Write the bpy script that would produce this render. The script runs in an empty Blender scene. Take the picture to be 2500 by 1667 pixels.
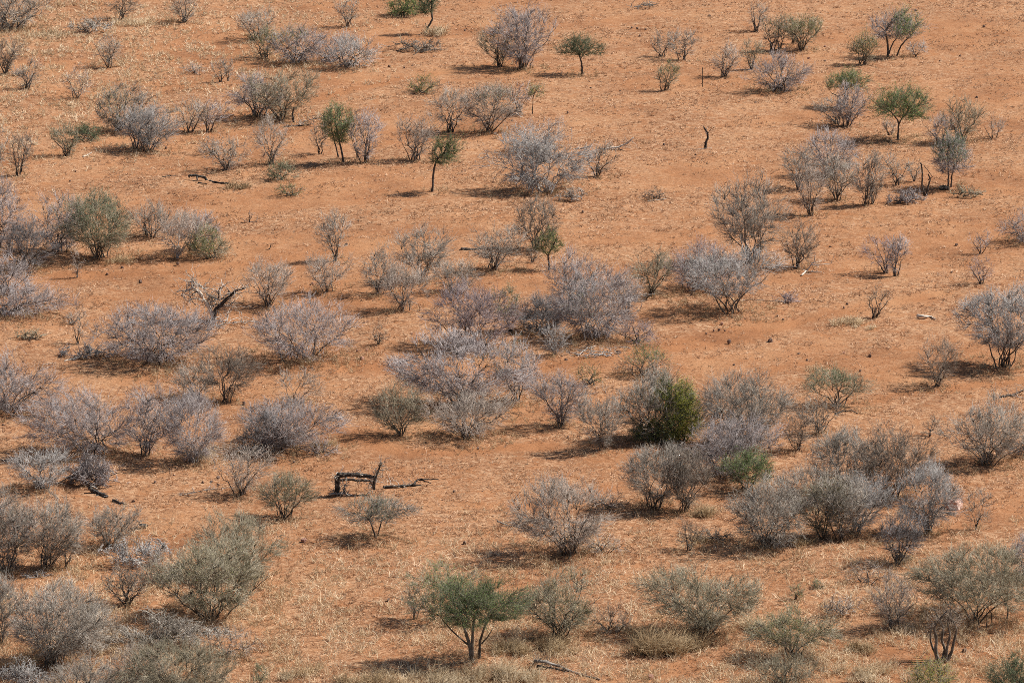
import bpy, math
import numpy as np
from mathutils import Vector

C = bpy.context.scene.collection
# ------------------------------------------------------------------ camera model
PW, PH = 2500.0, 1667.0
HFOV = math.radians(14.2)
F = PW / 2 / math.tan(HFOV / 2)
CAM = np.array([0.0, 0.0, 40.0])
PITCH = math.radians(14.5)
FWD = np.array([0, math.cos(PITCH), -math.sin(PITCH)])
UPV = np.array([0, math.sin(PITCH), math.cos(PITCH)])
RGT = np.array([1.0, 0, 0])


def hash2(ix, iy, seed):
    n = (ix.astype(np.int64) * 374761393 + iy.astype(np.int64) * 668265263 + seed * 69069) & 0x7fffffff
    n = ((n ^ (n >> 13)) * 1274126177) & 0x7fffffff
    n = n ^ (n >> 16)
    return (n & 0xffff) / 65535.0


def vnoise(x, y, seed=0):
    x = np.asarray(x, float); y = np.asarray(y, float)
    ix = np.floor(x); iy = np.floor(y)
    fx = x - ix; fy = y - iy
    fx = fx * fx * (3 - 2 * fx); fy = fy * fy * (3 - 2 * fy)
    a = hash2(ix, iy, seed); b = hash2(ix + 1, iy, seed)
    c = hash2(ix, iy + 1, seed); d = hash2(ix + 1, iy + 1, seed)
    return (a * (1 - fx) + b * fx) * (1 - fy) + (c * (1 - fx) + d * fx) * fy


def fbm(x, y, seed=0, octv=4):
    s = 0; a = .5; t = 0
    for i in range(octv):
        s = s + a * vnoise(x * 2 ** i + 13.7 * i, y * 2 ** i + 7.1 * i, seed + i)
        t += a; a *= .5
    return s / t


def terrain(x, y):
    x = np.asarray(x, float); y = np.asarray(y, float)
    return .35 * (fbm(x / 16, y / 22, 3, 2) - .5)


def detail(x, y):
    return .17 * (fbm(x / 1.6, y / 2.0, 31, 4) - .5) + .06 * (vnoise(x / .45, y / .45, 77) - .5)


def ray(px, py):
    d = FWD + RGT * (px - PW / 2) / F + UPV * (PH / 2 - py) / F
    return d


def ground(px, py):
    d = ray(px, py)
    z = 0.0
    for _ in range(4):
        t = (z - CAM[2]) / d[2]
        p = CAM + d * t
        z = float(terrain(p[0], p[1]))
    p[2] = z
    return p, F / t, math.atan2(-d[2], math.hypot(d[0], d[1]))   # point, px per metre, depression


def upright(px, py, base, dy=0.0):
    """world point seen at px,py standing in the vertical plane of the base (dy metres deeper)"""
    d = ray(px, py)
    t = (base[1] + dy - CAM[1]) / d[1]
    return CAM + d * t


# ------------------------------------------------------------------ tracks of barer soil on the plain
TRACKS = [
    ([(300, 925), (620, 900), (900, 893), (1250, 905), (1560, 868), (1820, 810), (2050, 762), (2300, 715)], .55),
    ([(150, 672), (400, 668), (640, 640), (900, 600), (1150, 560)], .45),
    ([(1500, 1010), (1900, 900), (2500, 800)], .3),
    ([(700, 1010), (1000, 1110), (1350, 1085)], .4),
    ([(1900, 1040), (2200, 960), (2500, 930)], .35),
    ([(0, 400), (500, 300), (1100, 170), (1600, 110)], .35),
    ([(900, 1230), (1300, 1235), (1500, 1190)], .3),
]
TRK = []
for pts, w in TRACKS:
    TRK.append((np.array([ground(*p)[0][:2] for p in pts]), w))


def bareness(x, y):
    b = np.zeros_like(x, dtype=float)
    wob = (vnoise(x / 3, y / 5, 9) - .5) * 1.6
    for P, w in TRK:
        d = np.full(x.shape, 1e9)
        for a, c in zip(P[:-1], P[1:]):
            ab = c - a
            t = np.clip(((x - a[0]) * ab[0] + (y - a[1]) * ab[1]) / (ab @ ab), 0, 1)
            d = np.minimum(d, np.hypot(x - a[0] - t * ab[0], y - a[1] - t * ab[1]))
        b = np.maximum(b, np.clip(1.35 - (np.abs(d + wob * .5)) / (w * 1.6), 0, 1) * .9)
    u = x * .9 + y * .43; v = y * .9 - x * .43
    n = fbm(u / 9.0, v / 3.6, 51, 4)
    b2 = np.clip((n - .46) * 5, 0, 1)
    return np.clip(np.maximum(b, b2 * .62), 0, 1)


# ------------------------------------------------------------------ materials
def mat(name, cols, rough=.9, scale=1.6, island=.35, bump=0, spec=.2, transl=0):
    m = bpy.data.materials.new(name); m.use_nodes = True
    nt = m.node_tree; N = nt.nodes; L = nt.links
    b = N['Principled BSDF']; b.inputs['Roughness'].default_value = rough
    b.inputs['Specular IOR Level'].default_value = spec
    tc = N.new('ShaderNodeTexCoord')
    no = N.new('ShaderNodeTexNoise'); no.inputs['Scale'].default_value = scale
    no.inputs['Detail'].default_value = 4
    L.new(tc.outputs['Object'], no.inputs['Vector'])
    ge = N.new('ShaderNodeNewGeometry')
    oi = N.new('ShaderNodeObjectInfo')
    mx = N.new('ShaderNodeMath'); mx.operation = 'MULTIPLY_ADD'
    L.new(ge.outputs['Random Per Island'], mx.inputs[0]); mx.inputs[1].default_value = island
    ad = N.new('ShaderNodeMath'); ad.operation = 'MULTIPLY_ADD'
    L.new(no.outputs['Fac'], ad.inputs[0]); ad.inputs[1].default_value = 1.3
    ad.inputs[2].default_value = -.15 - island * .5
    L.new(ad.outputs[0], mx.inputs[2])
    rp = N.new('ShaderNodeValToRGB')
    el = rp.color_ramp.elements
    k = len(cols)
    el[0].color = (*cols[0], 1); el[0].position = .15
    el[1].color = (*cols[-1], 1); el[1].position = .85
    for i in range(1, k - 1):
        e = el.new(.15 + .7 * i / (k - 1)); e.color = (*cols[i], 1)
    L.new(mx.outputs[0], rp.inputs[0])
    hs = N.new('ShaderNodeHueSaturation')
    mr = N.new('ShaderNodeMapRange'); mr.inputs['To Min'].default_value = .85; mr.inputs['To Max'].default_value = 1.15
    L.new(oi.outputs['Random'], mr.inputs[0]); L.new(mr.outputs[0], hs.inputs['Value'])
    L.new(rp.outputs[0], hs.inputs['Color'])
    L.new(hs.outputs[0], b.inputs['Base Color'])
    if bump:
        n2 = N.new('ShaderNodeTexNoise'); n2.inputs['Scale'].default_value = bump
        n2.inputs['Detail'].default_value = 5
        L.new(tc.outputs['Object'], n2.inputs['Vector'])
        bp = N.new('ShaderNodeBump'); bp.inputs['Strength'].default_value = .7; bp.inputs['Distance'].default_value = .02
        L.new(n2.outputs['Fac'], bp.inputs['Height']); L.new(bp.outputs[0], b.inputs['Normal'])
    if transl:
        tr = N.new('ShaderNodeBsdfTranslucent'); L.new(hs.outputs[0], tr.inputs['Color'])
        ms = N.new('ShaderNodeMixShader'); ms.inputs[0].default_value = transl
        L.new(b.outputs[0], ms.inputs[1]); L.new(tr.outputs[0], ms.inputs[2])
        L.new(ms.outputs[0], N['Material Output'].inputs['Surface'])
    return m


TW = {  # twigs
    'V': mat('green_brown_twigs', [(.07, .07, .045), (.17, .17, .11), (.36, .35, .25)]),
    'L': mat('lilac_twigs', [(.16, .134, .125), (.41, .358, .342), (.72, .655, .63)]),
    'G': mat('grey_brown_twigs', [(.15, .126, .10), (.39, .343, .288), (.70, .64, .56)]),
    'S': mat('silver_twigs', [(.19, .178, .165), (.42, .395, .37), (.72, .685, .65)]),
    'O': mat('olive_grey_twigs', [(.12, .104, .065), (.34, .297, .205), (.60, .54, .42)]),
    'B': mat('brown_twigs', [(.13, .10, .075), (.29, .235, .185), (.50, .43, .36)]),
    'P': mat('pale_tan_twigs', [(.27, .22, .175), (.44, .37, .31), (.64, .56, .49)]),
    'K': mat('dark_grey_twigs', [(.09, .083, .08), (.21, .195, .19), (.42, .39, .38)]),
    'R': mat('rose_lilac_twigs', [(.17, .13, .128), (.37, .295, .29), (.62, .53, .525)]),
}
ST = {  # stems
    'd': mat('dark_bark', [(.04, .033, .027), (.09, .073, .06), (.19, .16, .135)], scale=6, bump=40),
    'm': mat('grey_bark', [(.055, .045, .035), (.13, .108, .085), (.30, .26, .21)], scale=6, bump=40),
    'p': mat('pale_bark', [(.24, .21, .185), (.42, .385, .35), (.62, .58, .54)], scale=6, bump=40),
}
LF = {
    'g': mat('fresh_green_leaves', [(.10, .17, .045), (.22, .33, .10), (.38, .49, .19)], transl=.3, scale=2.5, island=.6),
    'd': mat('dark_green_leaves', [(.04, .075, .035), (.09, .15, .07), (.19, .27, .14)], transl=.25, scale=2.5, island=.6),
    'a': mat('grey_green_leaves', [(.08, .12, .06), (.17, .235, .125), (.29, .37, .22)], transl=.25, scale=2.5, island=.6),
    'o': mat('olive_leaves', [(.08, .115, .025), (.18, .23, .06), (.32, .37, .13)], transl=.25, scale=2.5, island=.6),
    'y': mat('yellow_green_leaves', [(.22, .23, .03), (.42, .43, .06), (.62, .60, .13)], transl=.3, scale=2.5, island=.6),
}
CHAR = mat('charred_wood', [(.018, .016, .014), (.055, .047, .04), (.20, .172, .145)], scale=7, bump=30)
DEADW = mat('weathered_wood', [(.09, .072, .058), (.30, .26, .22), (.60, .55, .48)], scale=5, bump=30)
BLEACH = mat('bleached_wood', [(.42, .34, .26), (.60, .53, .44), (.78, .72, .63)], scale=6, bump=30)
STONE = mat('dark_stone', [(.06, .042, .034), (.16, .105, .08), (.34, .22, .16)], scale=9, bump=25)
PINK = mat('pink_stone', [(.45, .24, .17), (.58, .36, .28), (.78, .66, .58)], scale=2.2, bump=12)
REDST = mat('red_stone', [(.26, .13, .09), (.40, .22, .16), (.52, .36, .28)], scale=5, bump=15)
STRAW = mat('dry_straw', [(.34, .185, .10), (.60, .375, .22), (.86, .62, .42)], scale=.25, island=.7, transl=.2)
STRAWP = mat('pale_dry_grass', [(.46, .33, .19), (.66, .51, .33), (.86, .72, .52)], scale=.5, island=.6, transl=.2)
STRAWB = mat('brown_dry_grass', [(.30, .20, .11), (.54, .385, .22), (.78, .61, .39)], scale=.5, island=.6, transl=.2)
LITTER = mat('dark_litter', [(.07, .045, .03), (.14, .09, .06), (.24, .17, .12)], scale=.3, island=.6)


# ------------------------------------------------------------------ mesh building
class MB:
    def __init__(s):
        s.v = []; s.q = []; s.t = []; s.n = 0

    def add(s, v, q=None, t=None):
        v = np.asarray(v, np.float32).reshape(-1, 3)
        if q is not None and len(q): s.q.append(np.asarray(q, np.int64).reshape(-1, 4) + s.n)
        if t is not None and len(t): s.t.append(np.asarray(t, np.int64).reshape(-1, 3) + s.n)
        s.v.append(v); s.n += len(v)

    def build(s, name, m, parent=None, loc=None, smooth=True, m0=None, nq=0, ntri=0):
        me = bpy.data.meshes.new(name)
        V = np.concatenate(s.v) if s.v else np.zeros((0, 3), np.float32)
        Q = np.concatenate(s.q) if s.q else np.zeros((0, 4), np.int64)
        T = np.concatenate(s.t) if s.t else np.zeros((0, 3), np.int64)
        me.vertices.add(len(V)); me.vertices.foreach_set('co', V.ravel())
        nl = Q.size + T.size
        me.loops.add(nl)
        me.loops.foreach_set('vertex_index', np.concatenate([Q.ravel(), T.ravel()]).astype(np.int32))
        me.polygons.add(len(Q) + len(T))
        st = np.concatenate([np.arange(len(Q)) * 4, Q.size + np.arange(len(T)) * 3]).astype(np.int32)
        me.polygons.foreach_set('loop_start', st)
        if smooth: me.polygons.foreach_set('use_smooth', np.ones(len(st), bool))
        me.update(calc_edges=True)
        me.materials.append(m)
        if m0:                                               # the first nq quads and ntri triangles are bark
            me.materials.append(m0)
            mi = np.zeros(len(Q) + len(T), np.int32); mi[:nq] = 1; mi[len(Q):len(Q) + ntri] = 1
            me.polygons.foreach_set('material_index', mi)
        o = bpy.data.objects.new(name, me); C.objects.link(o)
        if parent: o.parent = parent
        if loc is not None: o.location = loc
        return o


def norm(a):
    return a / np.maximum(np.linalg.norm(a, axis=-1, keepdims=True), 1e-9)


def tubes(mb, P, R, k=3, rng=None, rough=0):
    """P (M,n,3) polylines, R (M,n) radii; last ring closes to a point"""
    M, n, _ = P.shape
    if M == 0: return
    T = np.empty_like(P)
    T[:, 1:-1] = P[:, 2:] - P[:, :-2]; T[:, 0] = P[:, 1] - P[:, 0]; T[:, -1] = P[:, -1] - P[:, -2]
    T = norm(T)
    ref = rng.normal(size=(M, 1, 3)) if rng is not None else np.ones((M, 1, 3))
    A = norm(np.cross(T, np.broadcast_to(ref, T.shape))); B = np.cross(T, A)
    th = np.arange(k) * 2 * math.pi / k
    rr = R[:, :-1, None]
    if rough: rr = rr * (1 + rough * rng.normal(size=(M, n - 1, k)))
    ring = P[:, :-1, None, :] + rr[..., None] * (A[:, :-1, None, :] * np.cos(th)[:, None] + B[:, :-1, None, :] * np.sin(th)[:, None])
    V = np.concatenate([ring.reshape(M, -1, 3), P[:, -1:, :]], axis=1)    # per polyline (n-1)*k+1
    per = (n - 1) * k + 1
    base = (np.arange(M) * per)[:, None, None, None]
    i = np.arange(n - 2)[:, None]; j = np.arange(k)[None, :]; j2 = (j + 1) % k
    if n > 2:
        q = np.stack([i * k + j, i * k + j2, (i + 1) * k + j2, (i + 1) * k + j], -1)
        Q = (base + q[None]).reshape(-1, 4)
    else:
        Q = None
    t = np.stack([(n - 2) * k + np.arange(k), (n - 2) * k + (np.arange(k) + 1) % k, np.full(k, (n - 1) * k)], -1)
    Tt = (base[..., 0] + t[None]).reshape(-1, 3)
    mb.add(V.reshape(-1, 3), Q, Tt)


def curves(rng, P0, D0, P1, n, jit, up=.0):
    """M cubic curves from P0 leaving along D0 to P1 with kinks"""
    L = np.linalg.norm(P1 - P0, axis=1, keepdims=True)
    A = P0 + D0 * L * .38
    B = P1 - (norm(P1 - P0) + np.array([0, 0, up])) * L * .25
    t = np.linspace(0, 1, n)[None, :, None]
    P0, A, B, P1 = [a[:, None, :] for a in (P0, A, B, P1)]
    P = (1 - t) ** 3 * P0 + 3 * (1 - t) ** 2 * t * A + 3 * (1 - t) * t * t * B + t ** 3 * P1
    w = np.sin(np.pi * np.linspace(0, 1, n)) ** .5
    w[-1] = .5
    P = P + rng.normal(size=P.shape) * (jit * L)[:, None, :] * w[None, :, None]
    return P


PROF = {
    'vase': ([0, .12, .3, .5, .68, .84, .94, 1], [.16, .46, .80, .97, 1, .86, .66, .3]),
    'fan': ([0, .12, .3, .5, .68, .84, .94, 1], [.30, .60, .88, 1, .98, .80, .56, .22]),
    'dome': ([0, .12, .3, .45, .65, .82, .93, 1], [.62, .85, .98, 1, .88, .66, .45, .15]),
    'umb': ([0, .12, .3, .5, .7, .85, .95, 1], [.45, .82, 1, .98, .84, .62, .42, .15]),
    'col': ([0, .12, .3, .5, .7, .85, .95, 1], [.25, .55, .8, .95, 1, .85, .6, .3]),
    'flat': ([0, .15, .35, .6, .8, .92, 1], [.25, .5, .78, 1, 1, .85, .5]),
}


def envelope(rng, n, W, D, H0, H1, cx, prof, outer=.45, lump=.22, gap=.3, seed=0, lean=1.0):
    """n points in an uneven crown; clumped, with gaps"""
    xs, ys = PROF[prof]
    out = np.zeros((0, 3))
    ph = rng.uniform(0, 6.28, 8)
    while len(out) < n:
        m = n * 3 + 50
        t = rng.uniform(0, 1, m)
        R = np.interp(t, xs, ys)
        keep = rng.uniform(0, 1, m) < R
        t = t[keep]; R = R[keep]; m = len(t)
        a = rng.uniform(0, 2 * math.pi, m)
        r = rng.uniform(0, 1, m) ** outer
        w = 1 + lump * (np.sin(2 * a + ph[0] + 3 * t) + .7 * np.sin(3 * a + ph[1] - 5 * t) + .6 * np.sin(5 * a + ph[2] + 7 * t)) / 1.6
        tt = t * (1 + .45 * lump * np.sin(2 * a + ph[3]) + .35 * lump * np.sin(5 * a + ph[4] + 6 * r))
        x = R * r * w * np.cos(a) * W / 2; y = R * r * w * np.sin(a) * D / 2
        z = H0 + tt * (H1 - H0)
        g = vnoise(x / (W * .13 + .05) + 3.3 * y / (D + .1) + seed, z / ((H1 - H0) * .22 + .05) + 1.7 * y / (D + .1), seed % 997)
        keep = g > gap
        x = x[keep] + cx * np.clip(z[keep] / max(H1, .01), 0, 1) ** .8 * lean
        out = np.concatenate([out, np.stack([x, y[keep], z[keep]], 1)])
    return out[:n]


def attach(T, NP, ND, NR, base=np.zeros(3), pen=2.0):
    """index of the parent node each target grows from"""
    idx = np.empty(len(T), int)
    nb = np.linalg.norm(NP - base, axis=1)
    for s in range(0, len(T), 500):
        t = T[s:s + 500]
        d = t[:, None, :] - NP[None]
        dist = np.linalg.norm(d, axis=2)
        cosd = (d * ND[None]).sum(2) / np.maximum(dist, 1e-6)
        tb = np.linalg.norm(t - base, axis=1)
        cost = dist * (1.35 - .45 * cosd) + pen * np.maximum(0, nb[None] - tb[:, None] * .92)
        idx[s:s + 500] = np.argmin(cost, 1)
    return idx


def nodes_of(P, R, lo, hi):
    T = np.gradient(P, axis=1)
    sl = slice(lo, hi)
    return P[:, sl].reshape(-1, 3), norm(T[:, sl].reshape(-1, 3)), R[:, sl].reshape(-1)


def leaves(mb, rng, P, size, spread):
    M = len(P)
    P = P + rng.normal(size=P.shape) * spread
    d = norm(rng.normal(size=(M, 3)) + np.array([0, 0, .3]))
    w = norm(np.cross(d, rng.normal(size=(M, 3))))
    L = size * rng.uniform(.6, 1.3, (M, 1)); Wd = L * .36
    fold = np.cross(d, w) * L * .12
    V = np.stack([P - d * L * .5, P + w * Wd * .5 + fold, P + d * L * .5, P - w * Wd * .5 + fold], 1)
    Q = np.arange(M * 4).reshape(M, 4)
    mb.add(V.reshape(-1, 3), Q)


def tag(o, label=None, cat=None, group=None, kind=None):
    if label: o['label'] = label
    if cat: o['category'] = cat
    if group: o['group'] = group
    if kind: o['kind'] = kind
    return o


SEED = [100]
PLANTS = []


def plant(bx, by, xl, xr, yt, prof, col, label, name='bush', cat='bush', dens=1.0, yb=None, n=None,
          leaf=None, stem='d', lump=.24, gap=.33, thick=1.0, trunk=0, group='leafless bushes on the plain',
          trunkpath=None, depth=.8, tops=None, coarse=1.0, fork=None, droop=0):
    """one rooted plant: Empty at its foot > stems, twigs, leaves"""
    SEED[0] += 1
    rng = np.random.default_rng(SEED[0] * 7919)
    c, s, dep = ground(bx, by)
    c = c - np.array([0, 0, .04])
    s0 = s
    cd = math.cos(dep); sd = math.sin(dep)
    W = (xr - xl) / s * 1.10; D = W * depth
    lump = lump * rng.uniform(.9, 1.5)
    cx = ((xl + xr) / 2 - bx) / s
    H1 = max(((by - yt) / (s * cd) - .45 * D / 2 * sd / cd) * .95, .15)
    if yb is None: H0 = H1 * {'vase': .10, 'fan': .04, 'dome': 0.02, 'umb': .45, 'col': .08, 'flat': .3}[prof]
    else: H0 = max((by - yb) / (s * cd) + .1 * D * sd, 0)
    Apx = (xr - xl) * (by - yt - H0 * s * cd) * .78
    e = bpy.data.objects.new(name, None); C.objects.link(e)
    e.location = c; e.empty_display_size = .3
    tag(e, label, cat, group)
    PLANTS.append((c[0] + cx * .4, c[1], W * .5, min(1.0, Apx / 9000.)))
    if by > 1080: dens *= 1.2
    if leaf and leaf[1] >= .8 and col == 'O' and leaf[0] in 'gdoy': col = 'V'
    small = Apx < 1500
    if name == 'acacia_tree' and dens > .75:
        dens *= 1.35; gap = .24
    n1 = n or int(np.clip(4 + (xr - xl) / 22, 4, 13))
    rt = float(np.clip(.29 / s, .0028, .0075)) * thick          # twig radius
    # --- trunks
    starts = []; dirs = []; srad = []
    stem_objs = []
    if trunkpath:
        for tp, r0, r1 in trunkpath:
            P = np.array([upright(x, y, c, dy) - c for x, y, dy in tp])
            m = len(P)
            tt = np.linspace(0, m - 1, (m - 1) * 3 + 1)
            # catmull-like smoothing
            Q = np.stack([np.interp(tt, np.arange(m), P[:, a]) for a in range(3)], 1)
            Q[1:-1] = (Q[:-2] + 2 * Q[1:-1] + Q[2:]) / 4
            Q[1:-1] += rng.normal(size=Q[1:-1].shape) * .35 / s
            Rr = np.interp(tt, [0, m - 1], [r0 / s, r1 / s])
            Rr[0] *= 1.35
            Pn = np.concatenate([Q, Q[-1:] + (Q[-1:] - Q[-2:-1]) * .2])
            mb = MB(); tubes(mb, Pn[None], np.append(Rr, Rr[-1] * .5)[None], 8, rng, .06)
            mb.build('trunk', ST[stem], e)
            for kk in range(len(Q) - 1, int(len(Q) * .55), -2):
                starts.append(Q[kk]); dirs.append(norm(Q[kk] - Q[kk - 1])); srad.append(Rr[kk] * .8)
    # --- main stems
    T1 = envelope(rng, n1 * 6, W * .9, D * .9, H0 + (H1 - H0) * .35, H0 + (H1 - H0) * .93, cx, prof, .35, lump, 0, SEED[0])
    sel = [0]
    for _ in range(n1 - 1):
        dd = np.min(np.linalg.norm(T1[:, None] - T1[sel][None], axis=2), 1); sel.append(int(np.argmax(dd)))
    T1 = T1[sel]
    if starts:
        S = np.array(starts); SD = np.array(dirs); SR = np.array(srad)
        ix = attach(T1, S, SD, SR, pen=0)
        P0 = S[ix]; D0 = norm(SD[ix] + norm(T1 - S[ix]) * .8); R0 = SR[ix] * .75
    else:
        spread = np.clip(W * .045, .02, .22) * (1.6 if prof in ('fan', 'dome') else 1)
        P0 = np.stack([rng.normal(size=n1) * spread, rng.normal(size=n1) * spread, np.zeros(n1)], 1)
        P0[:, :2] += T1[:, :2] * .04
        D0 = norm(norm(T1) * .9 + np.array([0, 0, .55]) + rng.normal(size=T1.shape) * .12)
        R0 = np.full(n1, float(np.clip(1.6 / s, .013, .04))) * thick * rng.uniform(.7, 1.25, n1)
    P = curves(rng, P0, D0, T1, 9, .022, .15)
    sh = np.linspace(1, 0, 9) ** .8
    R = R0[:, None] * (sh[None] ** 1.5 * .88 + .12) ; R = np.maximum(R, rt * 1.2)
    tail = MB()
    if small and not starts:
        mb = MB(); tubes(mb, P, R, 5, rng, .05); mb.build('stems', ST[stem], e)
    else:
        for i in range(n1):
            mb = MB(); tubes(mb, P[i:i + 1], R[i:i + 1], 5, rng, .05); mb.build('stem', ST[stem], e)
    NP, ND, NR = nodes_of(P, R, 3 if not starts else 1, 9)
    # --- limbs
    tw = MB()
    n2 = int(np.clip(Apx * .009 * dens ** .5 * coarse, 18, 260))
    stray = 1 + .12 * (rng.uniform(0, 1, (n2, 1)) < .18)
    T2 = stray * envelope(rng, n2, W * .97, D * .97, H0 + (H1 - H0) * .10, H1 * .98, cx, prof, .42, lump, gap * .8, SEED[0])
    ix = attach(T2, NP, ND, NR)
    P2 = curves(rng, NP[ix], norm(ND[ix] + rng.normal(size=(n2, 3)) * .25), T2, 7, .035, .2 - droop)
    R2 = np.clip(NR[ix] * .7, rt * 1.3, rt * 2.4)[:, None] * np.linspace(1, .45, 7)[None]
    tubes(tw, P2, R2, 4, rng)
    nq, ntri = sum(len(a) for a in tw.q), sum(len(a) for a in tw.t)
    NP2, ND2, NR2 = nodes_of(P2, R2, 2, 7)
    NP2 = np.concatenate([NP2, P[:, 5:].reshape(-1, 3)]); ND2 = np.concatenate([ND2, norm(np.gradient(P, axis=1)[:, 5:].reshape(-1, 3))])
    NR2 = np.concatenate([NR2, R[:, 5:].reshape(-1)])
    # --- branchlets
    n3 = int(np.clip(Apx * .056 * dens, 70, 3000))
    T3 = envelope(rng, n3, W, D, H0, H1, cx, prof, .48, lump, gap, SEED[0])
    ix = attach(T3, NP2, ND2, NR2)
    P3 = curves(rng, NP2[ix], norm(ND2[ix] + rng.normal(size=(n3, 3)) * .45), T3, 5, .05, .25 - droop)
    R3 = np.full((n3, 1), rt * 1.15) * np.linspace(1.15, .7, 5)[None]
    tubes(tw, P3, R3, 3, rng)
    NP3, ND3, NR3 = nodes_of(P3, R3, 1, 5)
    # --- twigs
    n4 = int(np.clip(Apx * .13 * dens, 180, 9000))
    ix = rng.integers(0, len(NP3), n4)
    L4 = (rng.uniform(9, 29, (n4, 1)) / s) * min(1.0, .45 + (xr - xl) / 200)
    outw = norm(NP3[ix] - np.array([cx * .5, 0, H1 * .25]))
    dr = norm(ND3[ix] * .9 + outw * .45 + np.array([.0, 0, .25 - droop]) + rng.normal(size=(n4, 3)) * .46)
    P4a = NP3[ix]; P4b = P4a + dr * L4 * .5; P4c = P4b + norm(dr + rng.normal(size=(n4, 3)) * .35) * L4 * .5
    tubes(tw, np.stack([P4a, P4b, P4c], 1), np.full((n4, 1), rt) * np.array([[.95, .8, .3]]), 3, rng)
    for q in tw.v: q[:, 2] = np.maximum(q[:, 2], .0)
    tw.build('crown' if name != 'bush' else 'twigs', TW[col], e, m0=ST['d' if stem == 'd' else 'm' if stem == 'm' else 'p'], nq=nq, ntri=ntri)
    # --- leaves
    if leaf:
        lc, amt, fx0, fx1, fz0 = leaf      # colour, amount, share of the width and height that is leafy
        x0 = xl + (xr - xl) * fx0; x1 = xl + (xr - xl) * fx1
        tips = np.concatenate([NP3, P4c, P4b])
        X0 = (x0 - bx) / s; X1 = (x1 - bx) / s
        soft = .08 * W
        m = (tips[:, 0] > X0 + rng.normal(size=len(tips)) * soft) & (tips[:, 0] < X1 + rng.normal(size=len(tips)) * soft) & \
            (tips[:, 2] > H0 + (H1 - H0) * fz0 + rng.normal(size=len(tips)) * soft * .6)
        tips = tips[m]
        if len(tips) > 10:
            nl = int(np.clip(Apx * .85 * amt, 80, 28000))
            lm = MB(); leaves(lm, rng, tips[rng.integers(0, len(tips), nl)], float(np.clip(2.6 / s, .03, .06)), 1.8 / s)
            for q in lm.v: q[:, 2] = np.maximum(q[:, 2], .01)
            lm.build('leaves', LF[lc], e)
    return e

def brush(bx, by, xl, xr, yt, col, label, dens=1.0, thick=1.3, name='brush_pile', cat='brush', k=4, limb='p', group='heaps of fallen thorn brush'):
    """a tangle of cut or fallen twigs lying on the soil"""
    SEED[0] += 1
    rng = np.random.default_rng(SEED[0] * 7919)
    c, s, dep = ground(bx, by)
    cd, sd = math.cos(dep), math.sin(dep)
    W = (xr - xl) / s
    cx = ((xl + xr) / 2 - bx) / s
    D = W * .55
    H = max((by - yt) / (s * cd) - D * .5 * sd / cd, .18)
    c = c - np.array([0, 0, .02])
    e = bpy.data.objects.new(name, None); C.objects.link(e); e.location = c
    tag(e, label, cat, group)
    Apx = (xr - xl) * (by - yt) * .7
    # a few bent limbs
    m = int(np.clip((xr - xl) / 16, 4, 12))
    a = rng.uniform(0, 6.28, m)
    P0 = np.stack([cx + rng.normal(size=m) * W * .2, rng.normal(size=m) * D * .2, rng.uniform(.02, H * .3, m)], 1)
    P1 = np.stack([cx + np.cos(a) * W * .47, np.sin(a) * D * .47, rng.uniform(.05, .9, m) * H * .8], 1)
    P = curves(rng, P0, norm(P1 - P0 + np.array([0, 0, .3]) * W * .3), P1, 9, .04, -.1)
    P[..., 2] = np.maximum(P[..., 2], .02)
    R = np.full((m, 1), 1.3 / s) * np.linspace(1, .3, 9)[None] * rng.uniform(.6, 1.3, (m, 1))
    mb = MB(); tubes(mb, P, R, 5, rng, .05); mb.build('limbs', ST[limb], e)
    NP, ND, NR = nodes_of(P, R, 1, 9)
    tw = MB()
    n2 = int(np.clip(Apx * .03 * dens, 30, 900))
    T = envelope(rng, n2, W, D, 0, H, cx, 'dome', .5, .35, .36, SEED[0], 0)
    T[:, 0] += cx
    ix = attach(T, NP, ND, NR, pen=0)
    P2 = curves(rng, NP[ix], norm(rng.normal(size=(n2, 3)) + np.array([0, 0, .4])), T, 6, .07, -.2)
    P2[..., 2] = np.maximum(P2[..., 2], .015)
    rt = float(np.clip(.38 / s, .003, .009)) * thick
    tubes(tw, P2, np.full((n2, 1), rt) * np.linspace(1.3, .6, 6)[None] * rng.uniform(.7, 1.6, (n2, 1)), 3, rng)
    NP3 = P2[:, 1:].reshape(-1, 3)
    n4 = int(np.clip(Apx * .10 * dens, 60, 3500))
    ix = rng.integers(0, len(NP3), n4)
    dr = norm(rng.normal(size=(n4, 3)) * np.array([1, 1, .6]))
    L4 = rng.uniform(6, 18, (n4, 1)) / s
    a = NP3[ix]; b = a + dr * L4 * .5; d = b + norm(dr + rng.normal(size=(n4, 3)) * .5) * L4 * .5
    Q = np.stack([a, b, d], 1); Q[..., 2] = np.maximum(Q[..., 2], .012)
    tubes(tw, Q, np.full((n4, 1), rt) * np.array([[.9, .7, .3]]), 3, rng)
    tw.build('twigs', TW[col], e)
    return e


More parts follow.
